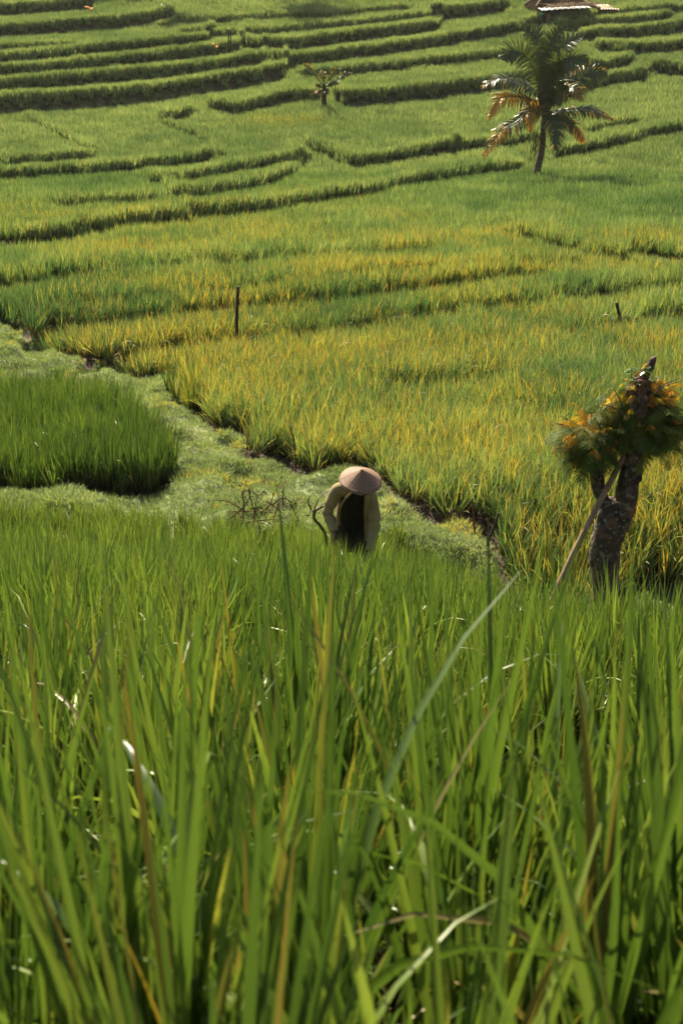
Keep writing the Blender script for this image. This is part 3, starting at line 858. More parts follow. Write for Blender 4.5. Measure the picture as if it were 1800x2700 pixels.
    t = MB(); t.tube([HC + R @ Vector((R0 * cos(a_), R0 * sin(a_), .010)) for a_ in np.linspace(0, 2*pi, 73)], .0055, 8, cap=False)
    t.build('brim_band', noisy_mat('straw_band', [(0, (.22, .13, .08)), (1, (.36, .24, .15))], 40, .7), hat, True)
    t = MB(); t.ball(HC + R @ Vector((0, 0, HH - .002)), (.014, .014, .012), 10, 6)
    for i in range(22):
        a_ = RNG.random() * 6.28; l_ = RNG.uniform(.02, .045)
        p0 = HC + R @ Vector((0, 0, HH)); t.tube([p0, p0 + R @ Vector((cos(a_) * l_ * .6, sin(a_) * l_ * .6, -l_ * .35 + .012))], [.0016, .0008], 4)
    t.build('crown_knot', M_HAT, hat, False, attr=True)
    return root
build_person()

# black hose looping out behind the farmer and its thin branch
def bez_tube(name, pts, rad, mat, n=40, seg=8, parent=None, rough=.05, seed=0):
    t = MB(); ps = spline(pts, n)
    t.tube(ps, list(np.interp(np.linspace(0, 1, n), np.linspace(0, 1, len(rad)), rad)), seg, rough, seed)
    return t.build(name, mat, parent, True)
M_HOSE = noisy_mat('black_brown_hose', [(0.3, (0.022, 0.014, 0.012)), (0.7, (0.075, 0.045, 0.038))], 18, 0.42, 0.3)
hY = pY + .12
hr = empty('curved_hose', at(856, 1410, hY), 'dark curved hose looping out of the rice behind the farmer, a thin wire beside it', 'hose')
inv = Matrix.Translation(-Vector(hr.location))
A = lambda px, row, Y: at(px, row, Y) - Vector(hr.location)
bez_tube('hose', [A(862,1440,hY), A(856,1406,hY), A(843,1385,hY), A(831,1372,hY-.03), A(827,1360,hY-.03), A(833,1346,hY), A(845,1338,hY+.03), A(862,1334,hY+.1)], [.017, .017, .017, .016, .014, .013], M_HOSE, parent=hr)
bez_tube('wire', [A(866,1294,hY+.12), A(849,1305,hY+.08), A(838,1320,hY+.03), A(829,1340,hY), A(825,1360,hY-.03)], [.005, .007, .009], M_HOSE, parent=hr)

# ------------------------------------------------------------------ posts and sticks
def stake(name, pts, rad, mat, label, Y, cat='post', sink=.3, n=16):
    """pts in photo pixels from base to top, standing at distance Y"""
    P_ = [at(a, b, Y + (dy if dy else 0)) for a, b, dy in pts]
    base = P_[0]; g0 = gz(base.x, base.y)
    t = MB(); ps = spline([Vector((base.x, base.y, g0 - sink))] + P_ if base.z > g0 - .05 else P_, n)
    ps = [p - Vector((base.x, base.y, g0)) for p in ps]
    t.tube(ps, list(np.interp(np.linspace(0, 1, n), np.linspace(0, 1, len(rad)), rad)), 9, .10, 3)
    o = t.build(name, mat, None, True); o.location = (base.x, base.y, g0)
    return tag(o, label, cat)
Y1 = float(row2Y(925)); stake('wooden_post', [(624,862,0), (626,800,0), (628,756,0)], [.035, .036, .033], M_WOOD_DARK, 'tallest dark wooden post standing alone among the golden rice', Y1)
Y2 = float(row2Y(900)); stake('wooden_post', [(1633,850,0), (1629,820,0), (1624,798,0)], [.035, .032, .035], M_WOOD_DARK, 'short leaning dark post in the rice above the pollarded tree', Y2)
Y3 = float(row2Y(1240)); stake('stick', [(780,1236,0), (779,1200,0), (774,1160,0), (763,1122,0)], [.016, .015, .012, .006], M_WOOD_DARK, 'thin bent dark stick at the footpath edge, up and left of the hat', Y3, 'stick')
Y4 = float(row2Y(1408)); stake('stick', [(1250,1410,0), (1248,1360,0), (1244,1312,0)], [.014, .012, .009], M_TWIG, 'thin upright brown stick on the bund between the farmer and the pollarded tree', Y4, 'stick')
Y5 = float(row2Y(1432)); stake('stick', [(1286,1430,0), (1300,1395,0), (1314,1352,0)], [.018, .017, .014], M_WOOD_DARK, 'leaning black stick at the corner of the yellow paddy', Y5, 'stick')
Yk = float(row2Y(150)); 
stake('wooden_post', [(603,108,0), (602,78,0)], [.045, .04], M_WOOD_DARK, 'left stake of the small pair on the far terraces', Yk)
stake('wooden_post', [(609,106,0), (608,80,0)], [.04, .035], M_WOOD_DARK, 'right stake of the small pair on the far terraces', Yk)

# heap of dry cut branches on the path
bp0 = at(715, 1385, 15.9); bp0.z = gz(bp0.x, bp0.y)
bh = empty('brushwood_heap', bp0, 'heap of dry brown cut twigs lying on the footpath left of the farmer', 'brushwood')
rb = random.Random(4)
lines = [[(600,1372),(640,1338),(660,1303),(646,1270)],[(604,1350),(650,1348),(720,1352)],[(640,1375),(643,1330),(640,1300),(662,1293),(690,1320),(730,1340)],
         [(655,1290),(668,1340),(690,1380)],[(700,1320),(735,1345),(770,1385)],[(720,1330),(745,1312),(770,1330),(780,1365)],[(745,1340),(747,1290),(752,1268)],
         [(760,1355),(775,1380)],[(690,1350),(712,1330),(722,1300)],[(612,1385),(690,1372),(760,1368)],[(668,1385),(672,1345),(678,1310)],
         [(820,1345),(812,1320),(825,1300)],[(822,1350),(850,1330)],[(735,1325),(720,1372)],[(765,1330),(800,1395)],[(640,1345),(600,1322),(560,1318)]]
for ln in lines:
    d0 = rb.uniform(-.25, .25)
    P_ = [at(a, b, 15.9 + d0 + rb.uniform(-.08, .08)) - bp0 for a, b in ln]
    if len(P_) < 3: P_.insert(1, (P_[0] + P_[1]) / 2)
    bez_tube('branch', P_, [.009, .007, .003], M_TWIG, 14, 6, bh, .15, rb.randint(0, 99))
t = MB()
for i in range(420):
    a_ = rb.choice(lines); k = rb.uniform(0, .999) * (len(a_) - 1); j = int(k); f_ = k - j
    px_ = a_[j][0]*(1-f_) + a_[j+1][0]*f_ + rb.gauss(0, 16); rw = a_[j][1]*(1-f_) + a_[j+1][1]*f_ + rb.gauss(10, 12)
    if not 585 < px_ < 800: continue
    p = at(px_, rw, 15.9 + rb.uniform(-.3, .3)) - bp0
    d = Vector((rb.uniform(-1,1), rb.uniform(-1,1), rb.uniform(-.6,1))).normalized() * rb.uniform(.02, .07)
    t.tube([p, p + d], [.0025, .001], 4)
    if rb.random() < .5:
        e = Vector((rb.uniform(-1,1), rb.uniform(-1,1), rb.uniform(-1,1))).normalized() * .012
        t.add([p + d, p + d * 1.5 + e, p + d * 2.0, p + d * 1.5 - e], [(0, 1, 2, 3)])
tag(t.build('twigs', M_TWIG, bh), kind='stuff')

# ------------------------------------------------------------------ pollarded tree with feathery sprouts, pole leaning on it
m_, nt, N, L, P = mat_new('lichen_bark')
tc = N.new('ShaderNodeTexCoord')
n1 = N.new('ShaderNodeTexNoise'); n1.inputs['Scale'].default_value = 7; n1.inputs['Detail'].default_value = 9; L.new(tc.outputs['Object'], n1.inputs[0])
r1 = ramp(N, [(0.36, (0.012, 0.008, 0.006)), (0.50, (0.055, 0.033, 0.021)), (0.66, (0.15, 0.085, 0.05))]); L.new(n1.outputs[0], r1.inputs[0])
n2 = N.new('ShaderNodeTexNoise'); n2.inputs['Scale'].default_value = 19; n2.inputs['Detail'].default_value = 6; n2.inputs['Roughness'].default_value = .65
mp = N.new('ShaderNodeMapping'); mp.inputs['Location'].default_value = (5, 3, 1); L.new(tc.outputs['Object'], mp.inputs[0]); L.new(mp.outputs[0], n2.inputs[0])
r2 = ramp(N, [(0.54, (0, 0, 0)), (0.66, (1, 1, 1))]); L.new(n2.outputs[0], r2.inputs[0])
mx = N.new('ShaderNodeMix'); mx.data_type = 'RGBA'; L.new(r2.outputs[0], mx.inputs['Factor']); L.new(r1.outputs[0], mx.inputs[6]); mx.inputs[7].default_value = (0.22, 0.23, 0.16, 1)
L.new(mx.outputs[2], P.inputs['Base Color']); P.inputs['Roughness'].default_value = .9
n3 = N.new('ShaderNodeTexNoise'); n3.inputs['Scale'].default_value = 18; n3.inputs['Detail'].default_value = 9; L.new(tc.outputs['Object'], n3.inputs[0])
bp = N.new('ShaderNodeBump'); bp.inputs['Strength'].default_value = .9; bp.inputs['Distance'].default_value = .03; L.new(n3.outputs[0], bp.inputs['Height']); L.new(bp.outputs[0], P.inputs['Normal'])
M_BARK = m_

tg = gz(tX, tY)
tree = empty('pollarded_tree', (tX, tY, tg), 'forked lichen covered pollarded tree with feathery green and orange sprouts standing at the paddy edge', 'tree')
TB = Vector((tX, tY, tg))
T = lambda px, row, dy=0: at(px, row, tY + dy) - TB
def stem(name, pts, rads, seed, parent, n=40, seg=26, bumps=.055):
    t = MB(); ps = spline(pts, n)
    rd = np.interp(np.linspace(0, 1, n), np.linspace(0, 1, len(rads)), rads)
    t.tube(ps, list(rd), seg, 0, seed)
    V = np.array(t.v)
    C_ = np.repeat(np.array([tuple(p) for p in ps]), seg, 0)
    d = V - C_
    nn = noise(V[:, 0] * 1 + V[:, 1] * .8, V[:, 2], .16, seed) - .5 + .6 * (noise(V[:, 0] - V[:, 1], V[:, 2], .06, seed + 3) - .5)
    V = C_ + d * (1 + bumps * 5 * nn)[:, None]
    t.v = [tuple(p) for p in V]
    return t.build(name, M_BARK, parent, True)
tb = T(1597, 1560); 
trunk = stem('trunk', [Vector((tb.x, 0, -.25)), T(1597,1590), T(1592,1520), T(1592,1450), T(1606,1390), T(1618,1345), T(1628,1318)], [.17, .16, .152, .155, .172, .16, .10], 1, tree, bumps=.05)
stem('limb', [T(1620,1390,-.02), T(1596,1340), T(1578,1290), T(1572,1240), T(1566,1205)], [.11, .072, .070, .078, .09], 2, tree)
stem('limb', [T(1624,1392), T(1648,1310), T(1664,1240), T(1672,1170), T(1680,1100), T(1686,1040), T(1694,1000)], [.13, .13, .112, .10, .095, .105, .085], 3, tree)
stem('limb', [T(1690,1010), T(1698,985), T(1712,966), T(1722,948), T(1728,940)], [.06, .045, .05, .038, .012], 4, tree, 24, 14, .12)
for k_, (a_, r_, d_) in enumerate(((1670,1300,.1), (1682,1262,-.1), (1560,1236,-.08), (1645,1180,-.1), (1660,1030,-.06), (1705,1030,-.05))):
    t = MB(); t.ball(T(a_, r_, d_ * .8), (.045, .045, .05), 12, 8); t.v = [tuple(np.array(v) * (1 + .01 * RNG.normal())) for v in t.v]
    t.build('burl', M_BARK, tree, True)

M_FROND = leaf_mat('feather_leaf', [(0, (0.025, 0.055, 0.014)), (.5, (0.075, 0.12, 0.020)), (1, (0.20, 0.22, 0.03))], [(0, (0.36, 0.15, 0.02)), (.5, (0.40, 0.22, 0.03)), (1, (0.38, 0.30, 0.03))], (0.35, .12, .03), .48, .65, .2, instanced=False, base_yel=0.0, tboost=1.6)
def feather(mb, base, d, L_, young, rng):
    """bipinnate leaf: arching rachis, pairs of pinnae, each a comb of small leaflets"""
    d = d.normalized()
    side = d.cross(Vector((0, 0, 1)))
    if side.length < .1: side = Vector((1, 0, 0))
    side.normalize()
    K = 15
    droop = rng.uniform(.4, 1.2) * (1.5 if young else 1)
    if young: d = (d + Vector((0, 0, .5))).normalized()
    p = Vector(base); dd = d.copy(); pts = [p.copy()]; dirs = [dd.copy()]
    for i in range(K):
        dd = (dd + Vector((0, 0, -droop / K * (1 + i * .12)))).normalized()
        p = p + dd * (L_ / K); pts.append(p.copy()); dirs.append(dd.copy())
    ra = rng.random()
    rbv = -1.0 if young else .5          # random b below the yellow share makes it orange
    cc = (ra, rbv, .5)
    mb.tube(pts, list(np.linspace(.0035, .0012, K + 1)), 4, c=(ra, rbv if young else .4, .2), cap=False)
    for i in range(2, K + 1):
        s_ = i / K
        pl = L_ * .40 * math.sin(pi * min(1, .18 + s_ * .72)) * (.8 if young else 1)
        for sg in (-1, 1):
            if rng.random() < .06: continue
            q = (side * sg * .86 + dirs[i] * .5 + Vector((0, 0, rng.uniform(-.45, .05) - (.8 if young else 0)))).normalized()
            up = q.cross(dirs[i]) * sg
            up.normalize()
            fw = up.cross(q).normalized()
            nl = 7
            vs = []; fs = []
            wd_ = .008 * (1.0 if not young else .7)
            for j in range(nl):
                u0 = j / nl; u1 = u0 + .62 / nl
                sag = Vector((0, 0, -.25 * pl * u0 * u0))
                a0 = pts[i] + q * pl * u0 + sag; a1 = pts[i] + q * pl * u1 + sag
                w_ = wd_ * math.sin(pi * (.15 + .8 * (u0 + .5 / nl))) + .002
                n0 = len(vs)
                vs += [a0 - fw * w_, a1 - fw * w_ * .95, a1 + fw * w_ * .95, a0 + fw * w_]
                fs.append((n0, n0+1, n0+2, n0+3))
            mb.add(vs, fs, cc if rng.random() > .12 else (rng.random(), rbv, .5))
rf = random.Random(21)
CL = [ # source centre (px,row), dy, number, reach px, direction bias, young share, name
 ((1556,1158), 0, 190, (0.28, .52), Vector((-.85, -.15, .35)), .42),
 ((1592,1155), 0, 55, (0.18, .32), Vector((.1, -.5, .3)), .25),
 ((1650,1110), 0, 110, (0.26, .46), Vector((-.7, -.2, .45)), .35),
 ((1722,1105), 0, 210, (0.26, .46), Vector((.8, -.1, .2)), .22),
 ((1700,1140), 0, 50, (0.2, .34), Vector((.3, -.6, -.1)), .04),
 ((1680,1060), 0, 75, (0.2, .36), Vector((-.5, .1, .5)), .55),
 ((1712,1050), 0, 90, (0.22, .44), Vector((.85, .1, .5)), .45),
]
crown_parts = []
for ci, ((cx_, cr_), dy, cnt, rl, bias, ys_) in enumerate(CL):
    mb = MB()
    for i in range(cnt):
        b0 = T(cx_ + rf.gauss(0, 26), cr_ + rf.gauss(0, 24), rf.gauss(0, .10) + (.13 if ci in (2, 3, 5, 6) else .05))
        v = Vector((rf.gauss(0, 1), rf.gauss(0, 1), rf.gauss(0, .8))).normalized() + bias * .75
        v.z = max(v.z, -.35)
        young = rf.random() < ys_ * (2.0 if v.z > .25 else .5)
        feather(mb, b0, v, rf.uniform(*rl) * (.55 if young else .86), young, rf)
    mb.build('crown', M_FROND, tree, False, attr=True)
# woody shoots carrying the sprouts
for i in range(16):
    (cx_, cr_) = CL[i % 7][0]; bias = CL[i % 7][4]
    b0 = T(cx_, cr_); v = (Vector((rf.gauss(0, .6), rf.gauss(0, .6), .4)) + bias).normalized()
    bez_tube('shoot', [b0, b0 + v * .18 + Vector((0, 0, .05)), b0 + v * .42], [.009, .006, .003], M_BARK, 10, 6, tree)
# broad leaved sprigs at the cut top
M_BROAD = leaf_mat('broad_leaf', [(0, (0.06, 0.12, 0.03)), (1, (0.14, 0.19, 0.04))], YELS, (0.3, .2, .08), .35, .25, .7, instanced=False)
for cx_, cr_, nl in ((1664, 968, 12), (1704, 972, 11), (1676, 1000, 9)):
    mb = MB(); b0 = T(cx_, cr_ + 28, -.08); top = T(cx_, cr_, -.1)
    mb.tube([b0, top], [.006, .003], 5, c=(.5, .5, .3))
    for i in range(nl):
        a_ = rf.uniform(0, 6.28); el = rf.uniform(-.5, .8); l_ = rf.uniform(.05, .09)
        o0 = b0.lerp(top, rf.uniform(.5, 1.05))
        d = Vector((cos(a_) * cos(el), sin(a_) * cos(el), sin(el))); sd_ = d.cross(Vector((0, 0, 1))).normalized(); nn = sd_.cross(d)
        pr = [(0, .002), (.25, .28), (.55, .33), (.8, .2), (1, .01)]
        vs = []
        for u, wv in pr:
            c_ = o0 + d * (l_ * u) - Vector((0, 0, .35 * l_ * u * u))
            vs += [c_ - sd_ * (wv * l_ * .9), c_ - nn * (.06 * l_), c_ + sd_ * (wv * l_ * .9)]
        mb.add(vs, [(k*3+j, k*3+j+1, k*3+j+4, k*3+j+3) for k in range(4) for j in range(2)], (rf.random(), .5, .5))
    mb.build('leaf_sprig', M_BROAD, tree, True, attr=True)
# loose vines and peeling bark on the top
mb = MB()
for i in range(26):
    p0 = T(1690 + rf.gauss(0, 16), 1012 + rf.gauss(0, 14), -.10 + rf.gauss(0, .03))
    mb.tube([p0, p0 + Vector((rf.gauss(0, .05), -.02, rf.uniform(-.05, .06))), p0 + Vector((rf.gauss(0, .09), -.02, rf.uniform(-.16, .03)))], [.004, .003, .001], 5)
mb.build('vine', M_TWIG, tree)

# pole
pb = at(1478, 1530, tY - .55); pt_ = at(1740, 1003, tY + .30)
pg = gz(pb.x, pb.y)
dirp = (pt_ - pb).normalized()
pb2 = pb + dirp * ((pg - .1 - pb.z) / dirp.z)
t = MB(); n = 30
ps = [(pb2.lerp(pt_, i / (n - 1)) + Vector((.012 * sin(i * .35), 0, 0))) - pb2 for i in range(n)]
t.tube(ps, [(.034 - .006 * i / n) * (1.10 if i % 6 == 0 else 1) for i in range(n)], 14, .02, 2)
o = t.build('wooden_pole', M_BAMBOO, None, True); o.location = pb2
tag(o, 'long pale bamboo pole leaning against the fork of the pollarded tree', 'pole')

# ------------------------------------------------------------------ coconut palm
M_PALM = leaf_mat('palm_leaflet', [(0, (0.028, 0.042, 0.014)), (.5, (0.06, 0.08, 0.024)), (1, (0.12, 0.135, 0.04))], [(0, (0.40, 0.22, 0.02)), (.5, (0.48, 0.25, 0.02)), (1, (0.42, 0.16, 0.015))], (.25, .13, .04), .24, .38, .4, instanced=False, tboost=1.7)
M_RACH = noisy_mat('palm_rachis', [(0, (.14, .12, .04)), (1, (.26, .20, .08))], 3, .5, .1)
M_PTR = noisy_mat('palm_bark', [(0.3, (0.05, 0.035, 0.025)), (0.7, (0.17, 0.12, 0.085))], 2.5, .9, .5, stretch=(1, 1, 5))
def frond(parent, pts, width, yel, seed, name='frond', label=None, pairs=66, hang=.5, rr=.03, tipyel=0.0, lw=.024, twist=.6):
    """pts local; leaflets both sides of the rachis"""
    rg = random.Random(seed)
    n = pairs + 8
    ps = spline(pts, n)
    mb = MB()
    mb.tube(ps, list(np.linspace(rr, rr * .2, n)), 5, c=(.9, .35, .5))
    for i in range(6, n - 1):
        s_ = (i - 6) / (n - 7)
        t_ = (ps[i + 1] - ps[i - 1]).normalized()
        vz = Vector((0, 0, 1)) - t_ * t_.z
        if vz.length < .05: vz = Vector((1, 0, 0)) - t_ * t_.x
        vz.normalize()
        vy = Vector((0, -1, 0)) + t_ * t_.y; vy.normalize()
        up = (vz * cos(twist) + vy * sin(twist)).normalized()
        side = t_.cross(up).normalized(); up = side.cross(t_)
        ll = width * (math.sin(pi * min(1, .16 + s_ * .80)) ** .8) * rg.uniform(.85, 1.1)
        for sg in (-1, 1):
            if rg.random() < .05: continue
            spread = side * sg * rg.uniform(.65, .9) + t_ * rg.uniform(.35, .6) + up * rg.uniform(.15, .35)
            spread.normalize()
            h = hang * rg.uniform(.7, 1.5)
            p0 = ps[i]; prev = p0
            K = 4; d = spread.copy(); vs = []
            w0 = lw * rg.uniform(.8, 1.2)
            wdv = t_.cross(d); wdv = (t_ * .8 + up * .3 * rg.uniform(-1, 1)).normalized()
            for k in range(K + 1):
                u = k / K
                ww = w0 * (1 - u ** 2.2) + .001
                vs += [p0 - wdv * ww, p0 + wdv * ww]
                d = (d + Vector((0, 0, -h * .55))).normalized()
                p0 = p0 + d * (ll / K)
            y_ = yel + tipyel * s_ * s_
            rbv = -1.0 if rg.random() < y_ else .5
            ra = rg.random()
            nv = len(mb.v)
            mb.v += [tuple(v) for v in vs]
            mb.f += [tuple(nv + q for q in (k*2, k*2+1, k*2+3, k*2+2)) for k in range(K)]
            mb.c += [(ra, rbv if (k // 2 > 1 or y_ > .5) else .5, k // 2 / K) for k in range(len(vs))]
    o = mb.build(name, M_PALM, parent, False, attr=True)
    if label: o['label'] = label
    return o

PYd = 61.0
def palm():
    b = at(1411, 502, PYd); g0 = gz(b.x, b.y)
    root = empty('coconut_palm', (b.x, b.y, g0), 'large coconut palm with glossy upper fronds and yellowed drooping lower fronds', 'palm')
    B = Vector((b.x, b.y, g0))
    Z_ = lambda zx, zy, dy=0: at(1230 + zx / 3.733, 50 + zy / 3.733, PYd + dy) - B
    t = MB(); n = 46
    ps = spline([Z_(664, 1680) - Vector((0, 0, .4)), Z_(690, 1500), Z_(735, 1300), Z_(752, 1120), Z_(762, 960), Z_(766, 860)], n)
    rd = np.interp(np.linspace(0, 1, n), [0, .15, .5, .8, 1], [.19, .15, .125, .12, .17])
    t.tube(ps, [r_ * (1.06 if i % 2 else .96) for i, r_ in enumerate(rd)], 16, .03, 5)
    t.build('trunk', M_PTR, root, True)
    # fibrous crown shaft
    t = MB(); rs = random.Random(3)
    for i in range(26):
        a_ = rs.uniform(0, 6.28); p0 = Z_(766, 900) + Vector((cos(a_) * .15, sin(a_) * .15, rs.uniform(-.25, .3)))
        t.tube([p0, p0 + Vector((cos(a_) * .12, sin(a_) * .12, .35)), p0 + Vector((cos(a_) * .2, sin(a_) * .2, .8))], [.05, .035, .01], 6)
    t.build('leaf_sheaths', M_PTR, root)
    c = (766, 850)
    FR = [ # control points in the enlarged view, depth swing, width, yellow, hang, tip yellow
     ([c, (745, 500), (690, 220), (585, 72)], .6, .75, 0, .35, 0),
     ([c, (775, 520), (820, 260), (925, 85)], .3, .70, 0, .35, 0),
     ([c, (835, 520), (950, 280), (1140, 165)], -.6, .75, 0, .35, 0),
     ([c, (850, 560), (980, 400), (1200, 405)], -1.2, .72, 0, .55, 0),
     ([c, (690, 560), (560, 350), (430, 318), (370, 410)], -.7, .8, 0, .5, 0),
     ([c, (660, 700), (480, 610), (330, 585), (150, 665)], -.6, .68, 0, .9, .45),
     ([c, (830, 760), (1060, 620), (1230, 530), (1380, 530)], .8, .72, 0, .9, .35),
     ([c, (640, 810), (500, 770), (330, 790), (215, 990)], -1.0, .62, .5, .9, .9),
     ([(760,900), (640, 870), (500, 1000), (330, 1110), (150, 1360)], -.9, .70, .12, 1.0, 1.0),
     ([(760,900), (690, 880), (640, 930), (625, 1110)], -1.1, .40, .5, .8, .6),
     ([(780,960), (900, 905), (1150, 880), (1300, 905), (1440, 985)], -.5, .55, .12, 1.1, .8),
     ([(780,950), (880, 960), (1000, 1010), (1090, 1110), (1142, 1215)], -.5, .52, .2, .9, 1.0),
     ([(775,960), (840, 970), (885, 1080), (875, 1290)], -1.3, .62, .1, .8, .2),
     ([(790,850), (870, 740), (990, 680), (1070, 690), (1130, 800)], -1.1, .62, .1, 1.0, .7),
     ([(790,850), (870, 760), (960, 690), (1000, 660)], -1.6, .55, 0, .9, .3),
     ([c, (720, 600), (660, 440), (625, 350)], -1.2, .75, 0, .5, 0),
     ([c, (765, 600), (755, 430), (735, 330)], -1.4, .8, 0, .5, 0),
     ([c, (800, 620), (860, 500), (900, 480)], -1.8, .75, 0, .7, 0),
     ([c, (700, 680), (620, 560), (560, 520)], 1.2, .75, 0, .6, 0),
     ([c, (860, 640), (980, 520), (1080, 470)], 1.3, .75, 0, .6, 0),
     ([c, (730, 560), (700, 400), (660, 200)], 1.0, .65, 0, .4, 0),
     ([c, (800, 560), (880, 330), (960, 230)], 1.0, .7, 0, .4, 0),
     ([(760,930), (700, 930), (600, 905), (520, 960)], 1.2, .6, .25, .9, .5),
     ([c, (640, 760), (560, 720), (480, 760)], 1.4, .65, .05, .9, .3),
    ]
    for i, (pp, sw, wd, ye, hg, ty) in enumerate(FR):
        m_ = len(pp)
        P3 = [Z_(a_, b_, sw * (k / (m_ - 1)) ** 1.0) for k, (a_, b_) in enumerate(pp)]
        if i in (15, 16, 17, 18, 20, 21, 23): continue
        frond(root, P3, wd * (.98 if hg < .56 else 1.2), ye, 40 + i, label=('yellow orange drooping lower frond' if ty > .8 else None), hang=hg * .5, tipyel=ty, lw=.038, twist=(1.15 if hg < .56 else .75) + .3 * sin(i * 2.3))
    # dead strands hanging along the trunk
    t = MB(); rs = random.Random(8)
    for i in range(22):
        x0 = rs.uniform(640, 735); y0 = rs.uniform(1040, 1220)
        x1 = x0 - rs.uniform(10, 70); y1 = y0 + rs.uniform(160, 330)
        p = [Z_(x0 + 25, y0, -.25), Z_((x0 + x1) / 2 + 12, (y0 + y1) / 2, -.3), Z_(x1, min(y1, 1500), -.3)]
        t.tube(spline(p, 6), [.009, .011, .010, .009, .006, .003], 4)
    t.build('dead_frond', M_TWIG, root)
    t = MB(); 
    for zx, zy in ((775, 1240), (790, 1265)):
        t.tube([Z_(745, 1230, -.1), Z_(zx, zy, -.25)], [.05, .02], 7)
    t.build('leaf_stub', M_PTR, root)
palm()

def small_palm():
    Yd = float(row2Y(300)); b = at(853, 276, Yd); g0 = gz(b.x, b.y)
    root = empty('young_palm', (b.x, b.y, g0), 'small ragged half bare palm on the far terraces left of the coconut palm', 'palm')
    B = Vector((b.x, b.y, g0))
    q = 1568 / 180
    Z_ = lambda zx, zy, dy=0: at(780 + zx / q, 150 + zy / q, Yd + dy) - B
    t = MB(); ps = spline([Z_(650, 1080) - Vector((0, 0, .6)), Z_(645, 1000), Z_(650, 800), Z_(640, 620)], 12)
    t.tube(ps, list(np.linspace(.17, .10, 12)), 10, .1, 4); t.build('trunk', M_WOOD_DARK, root, True)
    for i, (pp, sw) in enumerate([([(630,660),(520,520),(400,340),(290,230),(170,160)], -.3), ([(660,660),(760,520),(880,360),(960,290),(1050,380)], -.3),
          ([(660,680),(800,600),(1020,480),(1150,400),(1300,380)], .2), ([(640,640),(620,500),(600,380),(540,350)], .3), ([(650,640),(640,480),(640,360),(690,400)], -.4),
          ([(620,700),(520,660),(450,670)], -.5), ([(660,700),(780,640),(900,580),(990,620)], -.6), ([(650,720),(720,760),(690,860)], -.4), ([(640,760),(560,780),(470,850)], -.2)]):
        m_ = len(pp)
        frond(root, [Z_(a_, b_, sw * k / (m_ - 1)) for k, (a_, b_) in enumerate(pp)], .26, .22, 90 + i, pairs=20, hang=.4, rr=.035, tipyel=.3, lw=.03, twist=1.0)
    t = MB(); t.tube([Z_(600, 800), Z_(520, 800), Z_(450, 815), Z_(425, 850)], [.02, .05, .09, .03], 8)
    o = t.build('dry_spathe', noisy_mat('orange_dry', [(0, (.4, .13, .03)), (1, (.6, .25, .06))], 5, .7), root)
small_palm()

